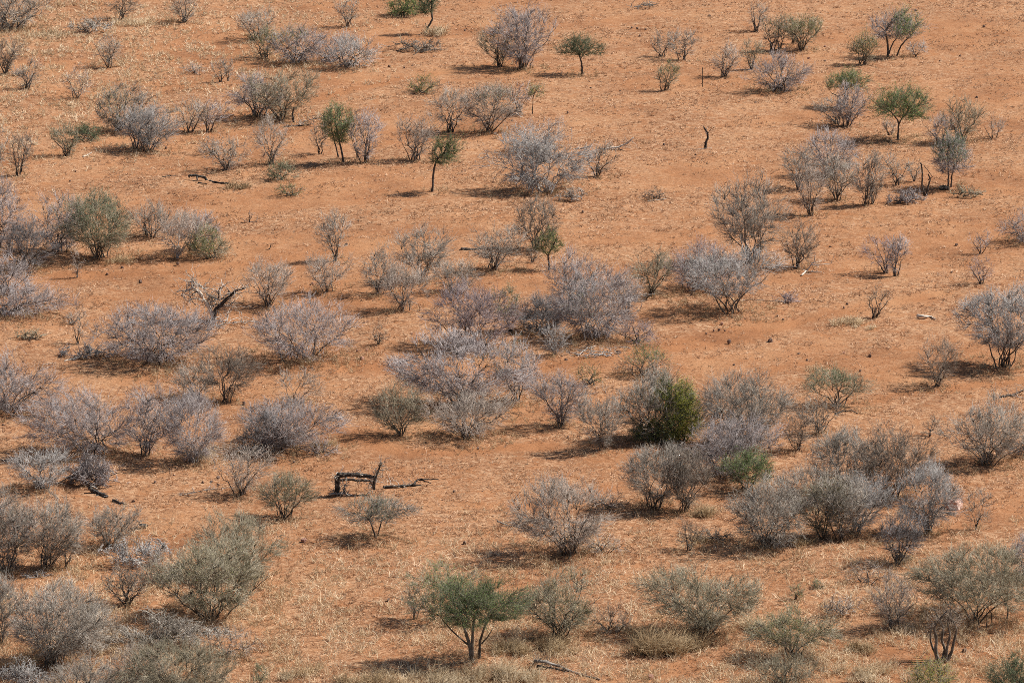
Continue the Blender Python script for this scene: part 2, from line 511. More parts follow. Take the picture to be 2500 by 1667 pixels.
def wood(base, polys, m, label, tw_r=.5, tw_l=34, name='fallen_branch', cat='dead wood', group='dead wood on the plain', part='limb', twigs=0, tcol='P'):
    """dead wood: polys = list of (points [(px,py,dy or None)], r0, r1 px). None lies on the soil."""
    SEED[0] += 1
    rng = np.random.default_rng(SEED[0] * 7919)
    c, s, dep = ground(*base)
    e = bpy.data.objects.new(name, None); C.objects.link(e); e.location = c
    tag(e, label, cat, group)
    allp = []
    for pi, (pts, r0, r1) in enumerate(polys):
        W = []
        k = len(pts)
        for i, (x, y, dy) in enumerate(pts):
            r = (r0 + (r1 - r0) * i / max(k - 1, 1)) / s
            if dy is None:
                g = ground(x, y + r * s * .2)[0]; g[2] += r * .75; W.append(g)
            else:
                W.append(upright(x, y, c, dy))
        W = np.array(W) - c
        tt = np.linspace(0, k - 1, (k - 1) * 4 + 1)
        Q = np.stack([np.interp(tt, np.arange(k), W[:, a]) for a in range(3)], 1)
        Q[1:-1] = (Q[:-2] + 2 * Q[1:-1] + Q[2:]) / 4
        Q[1:-1] += rng.normal(size=Q[1:-1].shape) * .5 * min(max(r0, 1), 3) / s * .4
        R = np.interp(tt, [0, k - 1], [r0 / s, r1 / s]) * (1 + .06 * rng.normal(size=len(tt)))
        Q = np.concatenate([Q[:1] - (Q[1:2] - Q[:1]) * .15, Q, Q[-1:] + (Q[-1:] - Q[-2:-1]) * .3])
        R = np.concatenate([[R[0] * .35], R, [R[-1] * .3]])
        mb = MB(); tubes(mb, Q[None], R[None], 7, rng, .09)
        mb.build(part if pi or part != 'limb' else 'limb', m[pi % len(m)] if isinstance(m, (list, tuple)) else m, e)
        allp.append(Q[2:-1])
    if twigs:
        N = np.concatenate(allp)
        ix = rng.integers(0, len(N), twigs)
        dr = norm(rng.normal(size=(twigs, 3)) + np.array([0, 0, .35]))
        L = rng.uniform(8, tw_l, (twigs, 1)) / s
        P = curves(rng, N[ix], dr, N[ix] + norm(dr + rng.normal(size=dr.shape) * .5) * L, 6, .08)
        P[..., 2] = np.maximum(P[..., 2], .02)
        mb = MB(); tubes(mb, P, np.full((twigs, 1), tw_r / s) * np.linspace(1.3, .5, 6)[None], 3, rng)
        mb.build('twigs', TW[tcol], e)
    return e


def tuft(bx, by, w, h, m, label, n=None, lean=.5, name='grass_tuft', group='dry grass tufts'):
    """a clump of dry grass, w and h in photo pixels"""
    SEED[0] += 1
    rng = np.random.default_rng(SEED[0] * 7919)
    c, s, dep = ground(bx, by)
    n = n or int(np.clip(w * h * .17, 60, 1500))
    W = w / s; H = h / s
    k = max(1, int(w / 9))
    cl = np.stack([rng.normal(size=k) * W * .22, rng.normal(size=k) * W * .2], 1) if k > 1 else np.zeros((1, 2))
    ch = rng.uniform(.35, 1.15, k)
    ix = rng.integers(0, k, n)
    r = W / k * .7 if k > 1 else W * .14
    P0 = np.concatenate([cl[ix] + rng.normal(size=(n, 2)) * r, np.zeros((n, 1)) - .01], 1)
    dr = norm(np.concatenate([rng.normal(size=(n, 2)) * lean + (P0[:, :2] - cl[ix]) / max(r, .01) * .25, np.ones((n, 1))], 1))
    L = (H * ch[ix] * rng.uniform(.45, 1.05, n))[:, None]
    P1 = P0 + dr * L * .55
    d2 = norm(dr + np.concatenate([rng.normal(size=(n, 2)) * .5, -rng.uniform(0, .7, (n, 1))], 1))
    P2 = P1 + d2 * L * .45
    mb = MB()
    tubes(mb, np.stack([P0, P1, P2], 1), np.full((n, 1), max(.003, .46 / s)) * np.array([[1, .8, .3]]), 3, rng)
    for q in mb.v: q[:, 2] = np.maximum(q[:, 2], -.01)
    o = mb.build(name, m, loc=c)
    tag(o, label, 'grass tuft', group)
    return o


ICO = None


def stone(bx, by, w, h, m, label, name='stone', group='stones on the soil', cat='stone', pts=None):
    SEED[0] += 1
    rng = np.random.default_rng(SEED[0] * 7919)
    import bmesh
    c, s, dep = ground(bx, by)
    bm = bmesh.new(); bmesh.ops.create_icosphere(bm, subdivisions=3, radius=1)
    W = w / s / 2; H = h / s
    nrm = norm(rng.normal(size=(9, 3))); lim = rng.uniform(.55, .95, 9)
    for v in bm.verts:
        p = np.array(v.co)
        for a, l in zip(nrm, lim):                       # chip flat facets
            d = p @ a
            if d > l: p = p - a * (d - l) * .9
        p = p * (1 + .06 * rng.normal())
        v.co = Vector((p[0] * W, p[1] * W * .8, (p[2] * .62 + .35) * H))
    me = bpy.data.meshes.new(name); bm.to_mesh(me); bm.free()
    me.materials.append(m)
    o = bpy.data.objects.new(name, me); C.objects.link(o); o.location = c - np.array([0, 0, H * .12])
    o.rotation_euler = (0, 0, rng.uniform(0, 6.28) if w < 30 else 0)
    tag(o, label, cat, group)
    return o


# ------------------------------------------------------------------ the setting
def build_ground():
    near, far = 95.0, 300.0
    xs = np.concatenate([-np.geomspace(4000, 48, 26), np.arange(-46, 46.01, .24), np.geomspace(48, 4000, 26)])
    ys = np.concatenate([-np.geomspace(1500, 5, 14), np.linspace(5, near, 40)[1:], np.arange(near + .3, 215, .3),
                         np.arange(215, far, 1.0), np.geomspace(far, 9000, 34)])
    X, Y = np.meshgrid(xs, ys)
    fade = np.clip((48 - np.abs(X)) / 3, 0, 1) * np.clip((Y - near) / 3, 0, 1) * np.clip((far - 5 - Y) / 20, 0, 1)
    Z = terrain(X, Y) + detail(X, Y) * fade - bareness(X, Y) * .02 * fade
    ny, nx = X.shape
    V = np.stack([X, Y, Z], -1).reshape(-1, 3)
    i = np.arange(ny - 1)[:, None] * nx + np.arange(nx - 1)[None]
    Q = np.stack([i, i + 1, i + nx + 1, i + nx], -1).reshape(-1, 4)
    mb = MB(); mb.add(V, Q)
    m = bpy.data.materials.new('red_soil'); m.use_nodes = True
    nt = m.node_tree; N = nt.nodes; L = nt.links
    b = N['Principled BSDF']; b.inputs['Roughness'].default_value = .95; b.inputs['Specular IOR Level'].default_value = .1
    at = N.new('ShaderNodeAttribute'); at.attribute_name = 'bare'
    tc = N.new('ShaderNodeTexCoord')

    def noise(sc, det=5, rough=.6, src=None, dist=0):
        n = N.new('ShaderNodeTexNoise'); n.inputs['Scale'].default_value = sc
        n.inputs['Detail'].default_value = det; n.inputs['Roughness'].default_value = rough
        n.inputs['Distortion'].default_value = dist
        L.new((src or tc.outputs['Object']), n.inputs['Vector']); return n

    def ramp(fac, stops):
        r = N.new('ShaderNodeValToRGB'); e = r.color_ramp.elements
        e[0].position, e[0].color = stops[0][0], (*stops[0][1], 1)
        e[1].position, e[1].color = stops[-1][0], (*stops[-1][1], 1)
        for p, c in stops[1:-1]:
            q = e.new(p); q.color = (*c, 1)
        L.new(fac, r.inputs[0]); return r

    def mix(f, a, b_):
        x = N.new('ShaderNodeMix'); x.data_type = 'RGBA'
        if isinstance(f, float): x.inputs[0].default_value = f
        else: L.new(f, x.inputs[0])
        L.new(a, x.inputs[6]); L.new(b_, x.inputs[7]); return x.outputs[2]

    soil = ramp(noise(.22, 6, .62).outputs['Fac'], [(.3, (.25, .103, .045)), (.5, (.38, .168, .074)), (.72, (.48, .250, .124))])
    mp = N.new('ShaderNodeMapping'); mp.inputs['Scale'].default_value = (.8, 1, 1); mp.inputs['Rotation'].default_value = (0, 0, -.45)
    L.new(tc.outputs['Object'], mp.inputs[0])
    stn = noise(6.0, 6, .8, mp.outputs[0], 1.2)
    straw = ramp(stn.outputs['Fac'], [(.36, (.09, .047, .028)), (.45, (.29, .135, .068)), (.53, (.46, .262, .145)), (.62, (.63, .43, .27)), (.74, (.78, .60, .43))])
    # how much of the soil is under straw litter
    inv = N.new('ShaderNodeMath'); inv.operation = 'MULTIPLY_ADD'; inv.inputs[1].default_value = -.75; inv.inputs[2].default_value = .80
    L.new(at.outputs['Fac'], inv.inputs[0])
    cov = N.new('ShaderNodeMapRange'); cov.inputs['From Min'].default_value = .30; cov.inputs['From Max'].default_value = .54
    L.new(noise(1.8, 4, .65).outputs['Fac'], cov.inputs[0])
    mul = N.new('ShaderNodeMath'); mul.operation = 'MULTIPLY'; L.new(cov.outputs[0], mul.inputs[0]); L.new(inv.outputs[0], mul.inputs[1])
    col = mix(mul.outputs[0], soil.outputs[0], straw.outputs[0])
    # dark crumbs and droppings
    cr = ramp(noise(16, 3, .7).outputs['Fac'], [(.60, (1, 1, 1)), (.70, (.45, .40, .36))])
    mm = N.new('ShaderNodeMix'); mm.data_type = 'RGBA'; mm.blend_type = 'MULTIPLY'; mm.inputs[0].default_value = .8
    L.new(col, mm.inputs[6]); L.new(cr.outputs[0], mm.inputs[7])
    L.new(mm.outputs[2], b.inputs['Base Color'])
    bp = N.new('ShaderNodeBump'); bp.inputs['Strength'].default_value = .9; bp.inputs['Distance'].default_value = .09
    hn = noise(5, 7, .75); L.new(hn.outputs['Fac'], bp.inputs['Height']); L.new(bp.outputs[0], b.inputs['Normal'])
    o = mb.build('ground', m)
    a = o.data.attributes.new('bare', 'FLOAT', 'POINT')
    a.data.foreach_set('value', bareness(X, Y).ravel().astype(np.float32))
    tag(o, 'flat orange-red sandy soil with thin dry straw cover', 'ground', kind='structure')


def in_view(x, y, mx=1.06):
    t = y * math.cos(PITCH) + 40 * math.sin(PITCH)
    return np.abs(x) * F / t < PW / 2 * mx


def paleness(x, y):
    """1 where the pale straw stands thick: the far left corner and the near edge"""
    a = np.clip(1.15 - np.hypot((x + 26) / 19, (y - 218) / 34), 0, 1)
    b = np.clip((133 - y) / 14, 0, 1) * 1.05
    n = fbm(x / 5, y / 7, 91, 3)
    return np.clip((a + b) * (.5 + 1.1 * n), 0, 1)


def build_straw():
    rng = np.random.default_rng(5)

    def scatter(name, m, N, dens, length, lean, width, label, clump=8, cr=.04):
        y = 108 + (252 - 108) * rng.uniform(0, 1, N) ** 1.25
        hw = y * .140 + 2
        x = rng.uniform(-1, 1, N) * hw
        keep = in_view(x, y) & (rng.uniform(0, 1, N) < dens(x, y))
        x, y = x[keep], y[keep]
        x = np.repeat(x, clump) + rng.normal(size=len(x) * clump) * cr
        y = np.repeat(y, clump) + rng.normal(size=len(y) * clump) * cr
        n = len(x)
        z = terrain(x, y) + detail(x, y) - .005
        P0 = np.stack([x, y, z], 1)
        dr = norm(np.concatenate([rng.normal(size=(n, 2)) * lean, np.abs(rng.normal(size=(n, 1))) * .5 + .25], 1))
        L = length * rng.uniform(.4, 1.3, (n, 1))
        w = norm(np.cross(dr, rng.normal(size=(n, 3))))
        wd = (width * y / 150)[:, None]
        P1 = P0 + dr * L * .6 + w * wd * .0
        P2 = P1 + norm(dr + rng.normal(size=(n, 3)) * .45 + np.array([0, 0, -.25])) * L * .45
        V = np.stack([P0 - w * wd * .5, P0 + w * wd * .5, P1 + w * wd * .45, P1 - w * wd * .45, P2], 1).reshape(-1, 3)
        i = np.arange(n)[:, None] * 5
        Q = i + np.array([[0, 1, 2, 3]]); T = i + np.array([[3, 2, 4]])
        mb = MB(); mb.add(V, Q, T)
        o = mb.build(name, m, smooth=False)
        tag(o, label, 'grass', kind='stuff')

    def d1(x, y):
        u = x * .9 + y * .43; v = y * .9 - x * .43
        n = fbm(u / 1.5, v / .9, 12, 4)
        return np.clip((n - .44) * 5, 0, 1) * (1 - .85 * bareness(x, y)) * .95

    def d2(x, y):
        n = fbm(x / 1.0, y / 1.5, 15, 3)
        return np.clip((n - .3) * 3, 0, 1) * paleness(x, y)

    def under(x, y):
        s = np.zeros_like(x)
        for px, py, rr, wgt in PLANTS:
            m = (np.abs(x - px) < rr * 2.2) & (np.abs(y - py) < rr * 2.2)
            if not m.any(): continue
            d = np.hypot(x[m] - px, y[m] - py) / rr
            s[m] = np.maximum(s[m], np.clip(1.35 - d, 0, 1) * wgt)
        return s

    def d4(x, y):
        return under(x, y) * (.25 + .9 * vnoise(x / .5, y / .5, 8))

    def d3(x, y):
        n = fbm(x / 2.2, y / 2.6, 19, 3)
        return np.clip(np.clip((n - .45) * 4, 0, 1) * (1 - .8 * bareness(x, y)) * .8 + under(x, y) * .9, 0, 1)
    scatter('dry_straw', STRAW, 115000, d1, .15, .7, .0150, 'short dry straw stubble covering the orange soil')
    scatter('pale_grass', STRAWP, 120000, d2, .30, .5, .015, 'taller pale dry grass in the far left corner and near edge')
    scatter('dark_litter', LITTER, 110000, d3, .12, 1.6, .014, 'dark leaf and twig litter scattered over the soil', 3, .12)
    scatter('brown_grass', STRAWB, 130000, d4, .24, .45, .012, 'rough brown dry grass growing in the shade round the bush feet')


def finish():
    sc = bpy.context.scene
    cam = bpy.data.cameras.new('camera'); co = bpy.data.objects.new('camera', cam); C.objects.link(co)
    co.location = CAM; co.rotation_euler = (math.pi / 2 - PITCH, 0, 0)
    cam.sensor_width = 36; cam.lens = 18 / math.tan(HFOV / 2); cam.clip_start = 1; cam.clip_end = 20000
    sc.camera = co
    EL, AZ = math.radians(SUN_EL), math.radians(SUN_AZ)      # azimuth counted from +Y towards +X
    d = Vector((math.sin(AZ) * math.cos(EL), math.cos(AZ) * math.cos(EL), math.sin(EL)))
    sl = bpy.data.lights.new('sun', 'SUN'); sl.energy = SUN_E; sl.angle = math.radians(.5); sl.color = (1, .955, .89)
    so = bpy.data.objects.new('sun', sl); C.objects.link(so); so.location = (30, 100, 80)
    so.rotation_euler = d.to_track_quat('Z', 'Y').to_euler()
    w = bpy.data.worlds.new('World'); sc.world = w; w.use_nodes = True
    nt = w.node_tree; bg = nt.nodes['Background']
    sk = nt.nodes.new('ShaderNodeTexSky'); sk.sky_type = 'NISHITA'; sk.sun_disc = False
    sk.sun_elevation = EL; sk.sun_rotation = AZ; sk.altitude = 600; sk.dust_density = 1.5
    nt.links.new(sk.outputs[0], bg.inputs[0]); bg.inputs[1].default_value = SKY
    sc.view_settings.view_transform = 'Standard'; sc.view_settings.look = 'None'
    sc.view_settings.exposure = EXPO; sc.view_settings.gamma = 1
    sc.render.engine = 'CYCLES'
    cy = sc.cycles; cy.use_denoising = False; cy.filter_width = .85; cy.max_bounces = 5; cy.diffuse_bounces = 3
    cy.transmission_bounces = 3; cy.glossy_bounces = 1
    sc.render.resolution_x = 1024; sc.render.resolution_y = 682


SUN_EL, SUN_AZ, SUN_E, SKY, EXPO = 46, 74, 5.0, .055, .46

build_ground()
P_ = plant
GG = 'green leafy bushes and acacias'
# ================= far band, left
P_(30, 70, -45, 128, -45, 'fan', 'G', 'large grey-brown bush cut by the top left corner, dark spreading limbs', dens=1.1)
brush(215, 80, 148, 288, 34, 'G', 'low grey thorn brush lying behind the small bush in the far left straw', dens=1.0)
P_(298, 46, 262, 338, -30, 'vase', 'B', 'brown bush at the top edge right of the corner bush, dark grass at its foot', n=5)
P_(448, 57, 416, 486, -14, 'vase', 'G', 'small grey-brown bush at the top edge, third from the left corner')
P_(630, 98, 573, 674, 18, 'vase', 'G', 'round grey bush standing just behind the far lilac thicket')
P_(645, 144, 610, 700, 68, 'vase', 'O', 'olive bush with slim stems at the left end of the far lilac thicket', leaf=('o', .25, 0, 1, .5))
P_(730, 154, 655, 800, 60, 'fan', 'L', 'broad lilac-grey bush in the middle of the far thicket', dens=1.3, leaf=('o', .12, 0, .6, .7))
P_(800, 152, 768, 868, 84, 'dome', 'L', 'loose lilac-grey bush behind the pale low one of the far thicket', dens=.9)
P_(856, 166, 800, 926, 84, 'fan', 'S', 'low pale lilac bush at the right end of the far thicket', dens=1.3, stem='m')
P_(16, 182, -35, 52, 88, 'vase', 'B', 'brown bush half cut by the left edge above the slim grey one', dens=1.1)
P_(66, 218, 38, 106, 143, 'vase', 'G', 'thin grey bush near the left edge with white dead wood at its foot', dens=.8)
brush(55, 186, 25, 68, 168, 'S', 'little heap of white dead twigs beside the thin grey left-edge bush', dens=.6)
P_(264, 164, 232, 298, 82, 'vase', 'G', 'small fan-shaped grey bush alone in the far left straw', n=5)
P_(190, 240, 150, 232, 162, 'vase', 'P', 'sparse pale shrub with a crooked white stem, far left', dens=.45, stem='m', n=4)
P_(538, 200, 512, 560, 146, 'vase', 'G', 'small thin shrub left of its twin below the far thicket', dens=.7, n=4)
P_(558, 198, 545, 572, 146, 'col', 'G', 'very slim shrub touching its wider twin below the far thicket', dens=.6, n=2)
P_(476, 178, 446, 506, 154, 'dome', 'P', 'stubby knee-high dry shrub left of the two thin twins', dens=.6)
# lilac / grey group left of centre far
P_(284, 320, 240, 394, 205, 'vase', 'G', 'grey-olive bush behind the twin-stemmed pale dome, far left', dens=1.1, leaf=('o', .1, 0, .5, .3))
P_(338, 364, 296, 410, 258, 'vase', 'S', 'left half of the pale grey dome with two stem clusters', dens=1.2)
P_(363, 370, 318, 440, 256, 'vase', 'S', 'right half of the pale grey dome with two stem clusters', dens=1.15)
P_(461, 323, 424, 508, 238, 'vase', 'G', 'thin grey bush just right of the pale grey dome', dens=.9)
P_(510, 320, 484, 560, 240, 'vase', 'L', 'faint lilac bush between the thin grey one and the big dark-limbed bush', dens=.75)
P_(633, 284, 562, 690, 180, 'vase', 'L', 'lilac left half of the big wide bush with dark limbs', dens=1.2)
P_(678, 292, 610, 786, 166, 'vase', 'O', 'wide dark-limbed olive-grey bush leaning right beside the burnt stub', dens=1.1, n=9)
P_(661, 400, 614, 706, 284, 'vase', 'P', 'pale tan bush of slender stems in front of the big wide bush', dens=.75, stem='m', n=8)
P_(164, 380, 118, 194, 304, 'vase', 'O', 'small olive-grey bush at the left end of the dark green patch', dens=1.1, leaf=('a', .2, 0, 1, .4))
P_(212, 344, 160, 246, 298, 'dome', 'O', 'low dark green bush hugging the ground, far left', leaf=('d', .8, .1, 1, .1), group=GG, dens=.8)
P_(45, 428, 22, 90, 318, 'vase', 'B', 'upright brown bush near the left edge below the straw', dens=.8, n=6)
P_(-8, 418, -45, 24, 305, 'vase', 'G', 'grey bush mostly beyond the left edge beside the upright brown one', dens=.7)
P_(557, 416, 506, 602, 328, 'vase', 'G', 'flat-topped tan-grey bush above the black fallen log', dens=.85)
P_(516, 378, 476, 546, 326, 'dome', 'P', 'pale sparse shrub behind the flat-topped bush above the log', dens=.5)
# column green acacia group
P_(838, 398, 776, 868, 250, 'col', 'O', 'tall green acacia with a narrow crown to its knees, left of centre', name='acacia_tree', cat='tree', yb=352,
  leaf=('g', .9, 0, 1, 0), group=GG, n=9, trunkpath=[([(838, 398, 0), (834, 365, 0), (822, 320, 0), (818, 290, 0)], 2.6, 1.6), ([(826, 383, .3), (818, 350, .2), (808, 310, .2)], 1.8, 1.2)])
P_(779, 378, 750, 806, 286, 'vase', 'B', 'slim brown bush touching the tall green acacia on its left', dens=.7, n=4)
P_(890, 399, 852, 934, 262, 'col', 'L', 'tall lilac bush just right of the tall green acacia', dens=1.0, n=8)
P_(873, 386, 852, 892, 300, 'vase', 'G', 'thin young bush squeezed behind the tall lilac one', dens=.6, n=3)
P_(1010, 392, 972, 1066, 280, 'vase', 'P', 'pale rounded bush behind the leaning green tree', dens=1.05, n=9)
P_(1055, 468, 1050, 1138, 324, 'umb', 'O', 'leaning acacia with bent dark trunk and drooping green right side', name='acacia_tree', cat='tree', yb=400, lump=.35,
  leaf=('g', .8, 0, 1, 0), group=GG, dens=.9, trunkpath=[([(1055, 468, 0), (1057, 440, 0), (1060, 410, 0), (1066, 388, 0), (1085, 374, 0), (1092, 350, 0)], 2.8, 1.8)], droop=.4)
# far centre
P_(985, 38, 944, 1032, -25, 'dome', 'O', 'dense bright green bush cut by the top edge, centre left', leaf=('g', 1.5, 0, 1, .05), group=GG)
P_(1038, 82, 1018, 1072, -40, 'umb', 'O', 'dark green tree with crooked S-shaped trunk at the top edge', name='acacia_tree', cat='tree', yb=36, leaf=('d', 1.2, 0, 1, 0), group=GG,
  trunkpath=[([(1038, 82, 0), (1042, 70, 0), (1051, 58, 0), (1056, 46, 0), (1053, 30, 0), (1054, 10, 0)], 2.8, 2.0), ([(1042, 72, 0), (1039, 58, 0)], 1.6, .8)])
brush(1012, 124, 934, 1096, 84, 'B', 'dark brown thorn brush below the crooked dark green tree', dens=1.2, limb='m')
P_(849, 65, 822, 880, -8, 'vase', 'G', 'small grey bush at the top edge left of the bright green one')
P_(1275, 168, 1196, 1348, 8, 'col', 'L', 'tallest lilac bush of upright stems near the top centre', dens=1.35, n=13, stem='m', depth=.9)
P_(1221, 162, 1160, 1244, 64, 'vase', 'O', 'brownish olive bush touching the tallest lilac bush on its left', dens=1.2)
P_(1421, 182, 1364, 1470, 80, 'umb', 'O', 'umbrella-shaped dark green acacia standing alone near the top centre', name='acacia_tree', cat='tree', yb=138, leaf=('d', 1.3, 0, 1, .05), group=GG, n=11,
  trunkpath=[([(1422, 182, 0), (1421, 165, 0), (1419, 150, 0), (1415, 138, 0)], 2.6, 1.8)])
P_(1030, 226, 996, 1086, 182, 'dome', 'B', 'low yellowish green shrub alone below the dark thorn brush', leaf=('o', .6, 0, .7, .1), group=GG, dens=.6)
P_(1100, 320, 1050, 1156, 213, 'vase', 'G', 'faint brown-grey bush behind and left of the pale greenish one', dens=.8)
P_(1192, 324, 1128, 1268, 196, 'vase', 'P', 'pale greenish bush with dark foot, centre of the far band', dens=1.2, n=9, leaf=('a', .12, .3, 1, .6))
P_(1268, 270, 1236, 1300, 194, 'vase', 'L', 'thin lilac bush behind the pale greenish one, right side', dens=.7, n=4)
P_(1300, 278, 1288, 1334, 203, 'umb', 'O', 'slim green sapling on a thin dark stem', name='sapling', cat='sapling', yb=238, leaf=('o', .6, 0, 1, 0), group=GG, n=4, dens=.7,
  trunkpath=[([(1300, 278, 0), (1301, 258, 0), (1301, 240, 0), (1306, 226, 0)], 1.2, .8)])
brush(1252, 283, 1218, 1288, 262, 'G', 'grey fallen twigs at the foot of the thin lilac bush', dens=.7)
P_(1320, 466, 1208, 1420, 318, 'dome', 'S', 'big silvery white dead-looking bush with tangled drooping branches, centre', dens=1.3, yb=452, n=13, stem='p', lump=.4, thick=1.25, droop=.5, gap=.4, coarse=1.4)
P_(1300, 368, 1246, 1388, 292, 'fan', 'S', 'white twiggy bush right behind the big silvery tangled one', dens=.8, stem='p', lump=.35)
brush(1400, 490, 1352, 1446, 446, 'P', 'pale fallen branches on the right foot of the silvery bush', dens=1.2)
P_(1461, 432, 1428, 1502, 338, 'vase', 'G', 'thin tan-grey bush in front of the fallen pale branch', dens=.75, n=5)
# far right
brush(1588, 22, 1538, 1612, -8, 'G', 'grey dry brush cut by the top edge, right of centre', dens=.8)
P_(1618, 139, 1584, 1662, 72, 'vase', 'G', 'sparse grey bush, left one of the far pair right of the umbrella acacia', dens=.65, n=4)
P_(1666, 147, 1634, 1710, 68, 'vase', 'G', 'grey bush, right one of the far pair right of the umbrella acacia', dens=.8, n=5)
P_(1626, 222, 1604, 1664, 140, 'vase', 'O', 'dark olive slim bush below the far grey pair', dens=1.0, leaf=('o', .2, 0, 1, .5))
P_(1847, 78, 1826, 1874, 2, 'vase', 'G', 'narrow grey bush near the top edge above the olive clump', dens=.9)
P_(1883, 124, 1860, 1918, 36, 'vase', 'B', 'brown left bush of the far olive clump', dens=1.0, leaf=('o', .15, 0, 1, .5), n=5)
P_(1902, 121, 1890, 1930, 34, 'vase', 'O', 'thin olive bush in the middle of the far olive clump', dens=.8, n=3)
P_(1957, 122, 1912, 2008, 28, 'vase', 'O', 'roundest olive bush at the right end of the far olive clump', dens=1.3, leaf=('o', .4, 0, 1, .5), n=8)
P_(1936, 108, 1910, 1955, 34, 'vase', 'O', 'small olive bush tucked behind the roundest one of the clump', dens=.8, n=3)
P_(1769, 188, 1734, 1808, 105, 'vase', 'P', 'pale bush beside the thin standing stick', dens=1.0)
P_(1836, 170, 1810, 1866, 94, 'vase', 'O', 'dark olive bush between the pale one and the low lilac fan', dens=1.1)
P_(1899, 224, 1838, 1976, 128, 'fan', 'L', 'pale lilac fan-shaped bush below the far olive clump', dens=1.25, stem='m')
P_(2168, 139, 2134, 2252, 18, 'umb', 'L', 'large round-crowned tree near the top right, lilac inside and green on its right rim', name='acacia_tree', cat='tree', yb=100, group=GG, n=13, dens=1.2,
  leaf=('g', .9, .42, 1, .25), trunkpath=[([(2168, 139, 0), (2168, 118, 0), (2166, 98, 0), (2162, 80, 0)], 3.0, 2.2), ([(2190, 137, .3), (2196, 118, .3), (2208, 102, .2), (2222, 90, 0)], 2.0, 1.3), ([(2170, 132, -.2), (2178, 108, -.2), (2190, 92, 0)], 1.8, 1.2)])
P_(2107, 158, 2074, 2150, 80, 'vase', 'O', 'dark olive bush at the left foot of the large round-crowned tree', dens=1.3, leaf=('o', .5, 0, 1, .4))
P_(2236, 138, 2212, 2264, 98, 'vase', 'S', 'small pale shrub at the right foot of the large round-crowned tree', dens=.7, n=3)
wood((2130, 66), [([(2130, 66, 0), (2131, 50, 0), (2131, 30, 0)], 1.0, .7)], DEADW, 'thin bare stick left of the large round-crowned tree', name='dead_stick')
wood((1715, 212), [([(1715, 212, 0), (1715.6, 190, 0), (1715.2, 166, 0)], 1.1, .8)], CHAR, 'thin dark stick standing upright beside the pale far bush', name='dead_stick')
P_(2062, 262, 2020, 2122, 168, 'umb', 'O', 'acacia with bright green top behind the lilac bush, upper right', name='acacia_tree', cat='tree', yb=218, group=GG, leaf=('g', 1.3, 0, 1, 0), n=9,
  trunkpath=[([(2062, 262, 0), (2060, 240, 0), (2066, 220, 0)], 2.2, 1.5), ([(2060, 250, 0), (2045, 235, 0), (2030, 228, 0)], 1.5, .9)])
P_(2066, 310, 2036, 2128, 204, 'vase', 'L', 'lilac bush with thin dark stems below the bright green acacia top', dens=1.3, n=8)
P_(2040, 305, 1982, 2068, 236, 'vase', 'G', 'low grey bush reaching left under the bright green acacia top', dens=1.0, n=5)
P_(2192, 342, 2116, 2274, 208, 'umb', 'O', 'flat spreading green acacia on a single dark trunk, upper right', name='acacia_tree', cat='tree', yb=292, lump=.32, group=GG, leaf=('g', 1.15, 0, 1, 0), n=12, depth=.7,
  trunkpath=[([(2192, 342, 0), (2193, 322, 0), (2194, 304, 0), (2192, 294, 0), (2178, 276, 0)], 2.6, 1.5), ([(2194, 304, 0), (2202, 288, 0), (2216, 272, 0)], 1.8, 1.2)])
P_(2345, 345, 2298, 2404, 238, 'vase', 'O', 'olive-grey bush, right one above the green-topped twin-trunk tree', dens=1.0, n=8)
P_(2292, 352, 2254, 2326, 280, 'vase', 'L', 'dim lilac bush behind the green top of the twin-trunk tree', dens=.9)
P_(2427, 340, 2402, 2458, 280, 'vase', 'P', 'small sparse pale shrub alone near the right edge', dens=.5, n=3)
P_(2172, 330, 2150, 2188, 292, 'vase', 'P', 'tiny pale shrub left of the flat green acacia trunk', dens=.5, n=3)
P_(2318, 458, 2270, 2372, 322, 'umb', 'L', 'twin-trunk tree with pale green top and lilac lower twigs, right', name='acacia_tree', cat='tree', yb=425, group=GG, leaf=('a', .9, 0, .9, .45), n=11, dens=1.25,
  trunkpath=[([(2315, 457, 0), (2316, 430, 0), (2314, 400, 0), (2312, 380, 0)], 2.2, 1.5), ([(2322, 458, .2), (2324, 430, .2), (2330, 405, .1)], 2.0, 1.3)])
wood((2258, 478), [([(2258, 478, 0), (2250, 455, 0), (2252, 430, 0), (2250, 404, 0), (2247, 398, 0)], 2.8, 1.3), ([(2262, 478, 0), (2266, 455, 0), (2272, 437, 0), (2266, 425, 0)], 2.6, 1.4),
                   ([(2256, 405, 0), (2264, 414, 0), (2276, 432, 0)], 1.0, .8), ([(2266, 440, 0), (2278, 430, 0)], 1.2, .7)], CHAR, 'charred forked snag left of the twin-trunk green-topped tree', name='dead_tree', cat='dead tree')
stone(2306, 461, 30, 11, CHAR, 'black lump of charred wood at the foot of the twin-trunk tree', name='charred_lump', cat='burnt wood', group='charred logs')
brush(2362, 482, 2320, 2406, 443, 'O', 'low flat olive bush right of the twin-trunk tree', name='low_bush', cat='bush', limb='m', dens=1.3, group='leafless bushes on the plain')
brush(2212, 498, 2160, 2266, 452, 'L', 'heap of lilac-grey cut twigs in front of the charred forked snag', dens=1.5, limb='m')
wood((2245, 480), [([(2215, 462, 0), (2228, 468, 0), (2245, 480, -.2), (2262, 492, -.5), (2284, 495, None)], 1.5, .9), ([(2228, 468, 0), (2238, 456, 0)], .8, .5)], BLEACH, 'long white branch leaning on the lilac twig heap')
P_(2044, 490, 1992, 2092, 372, 'vase', 'G', 'tan-grey bush with tight stems in the middle of the right upper thicket', dens=1.15, n=8)
P_(2030, 430, 1958, 2092, 312, 'fan', 'L', 'broad lilac-brown bush at the back of the right upper thicket', dens=1.2, n=9)
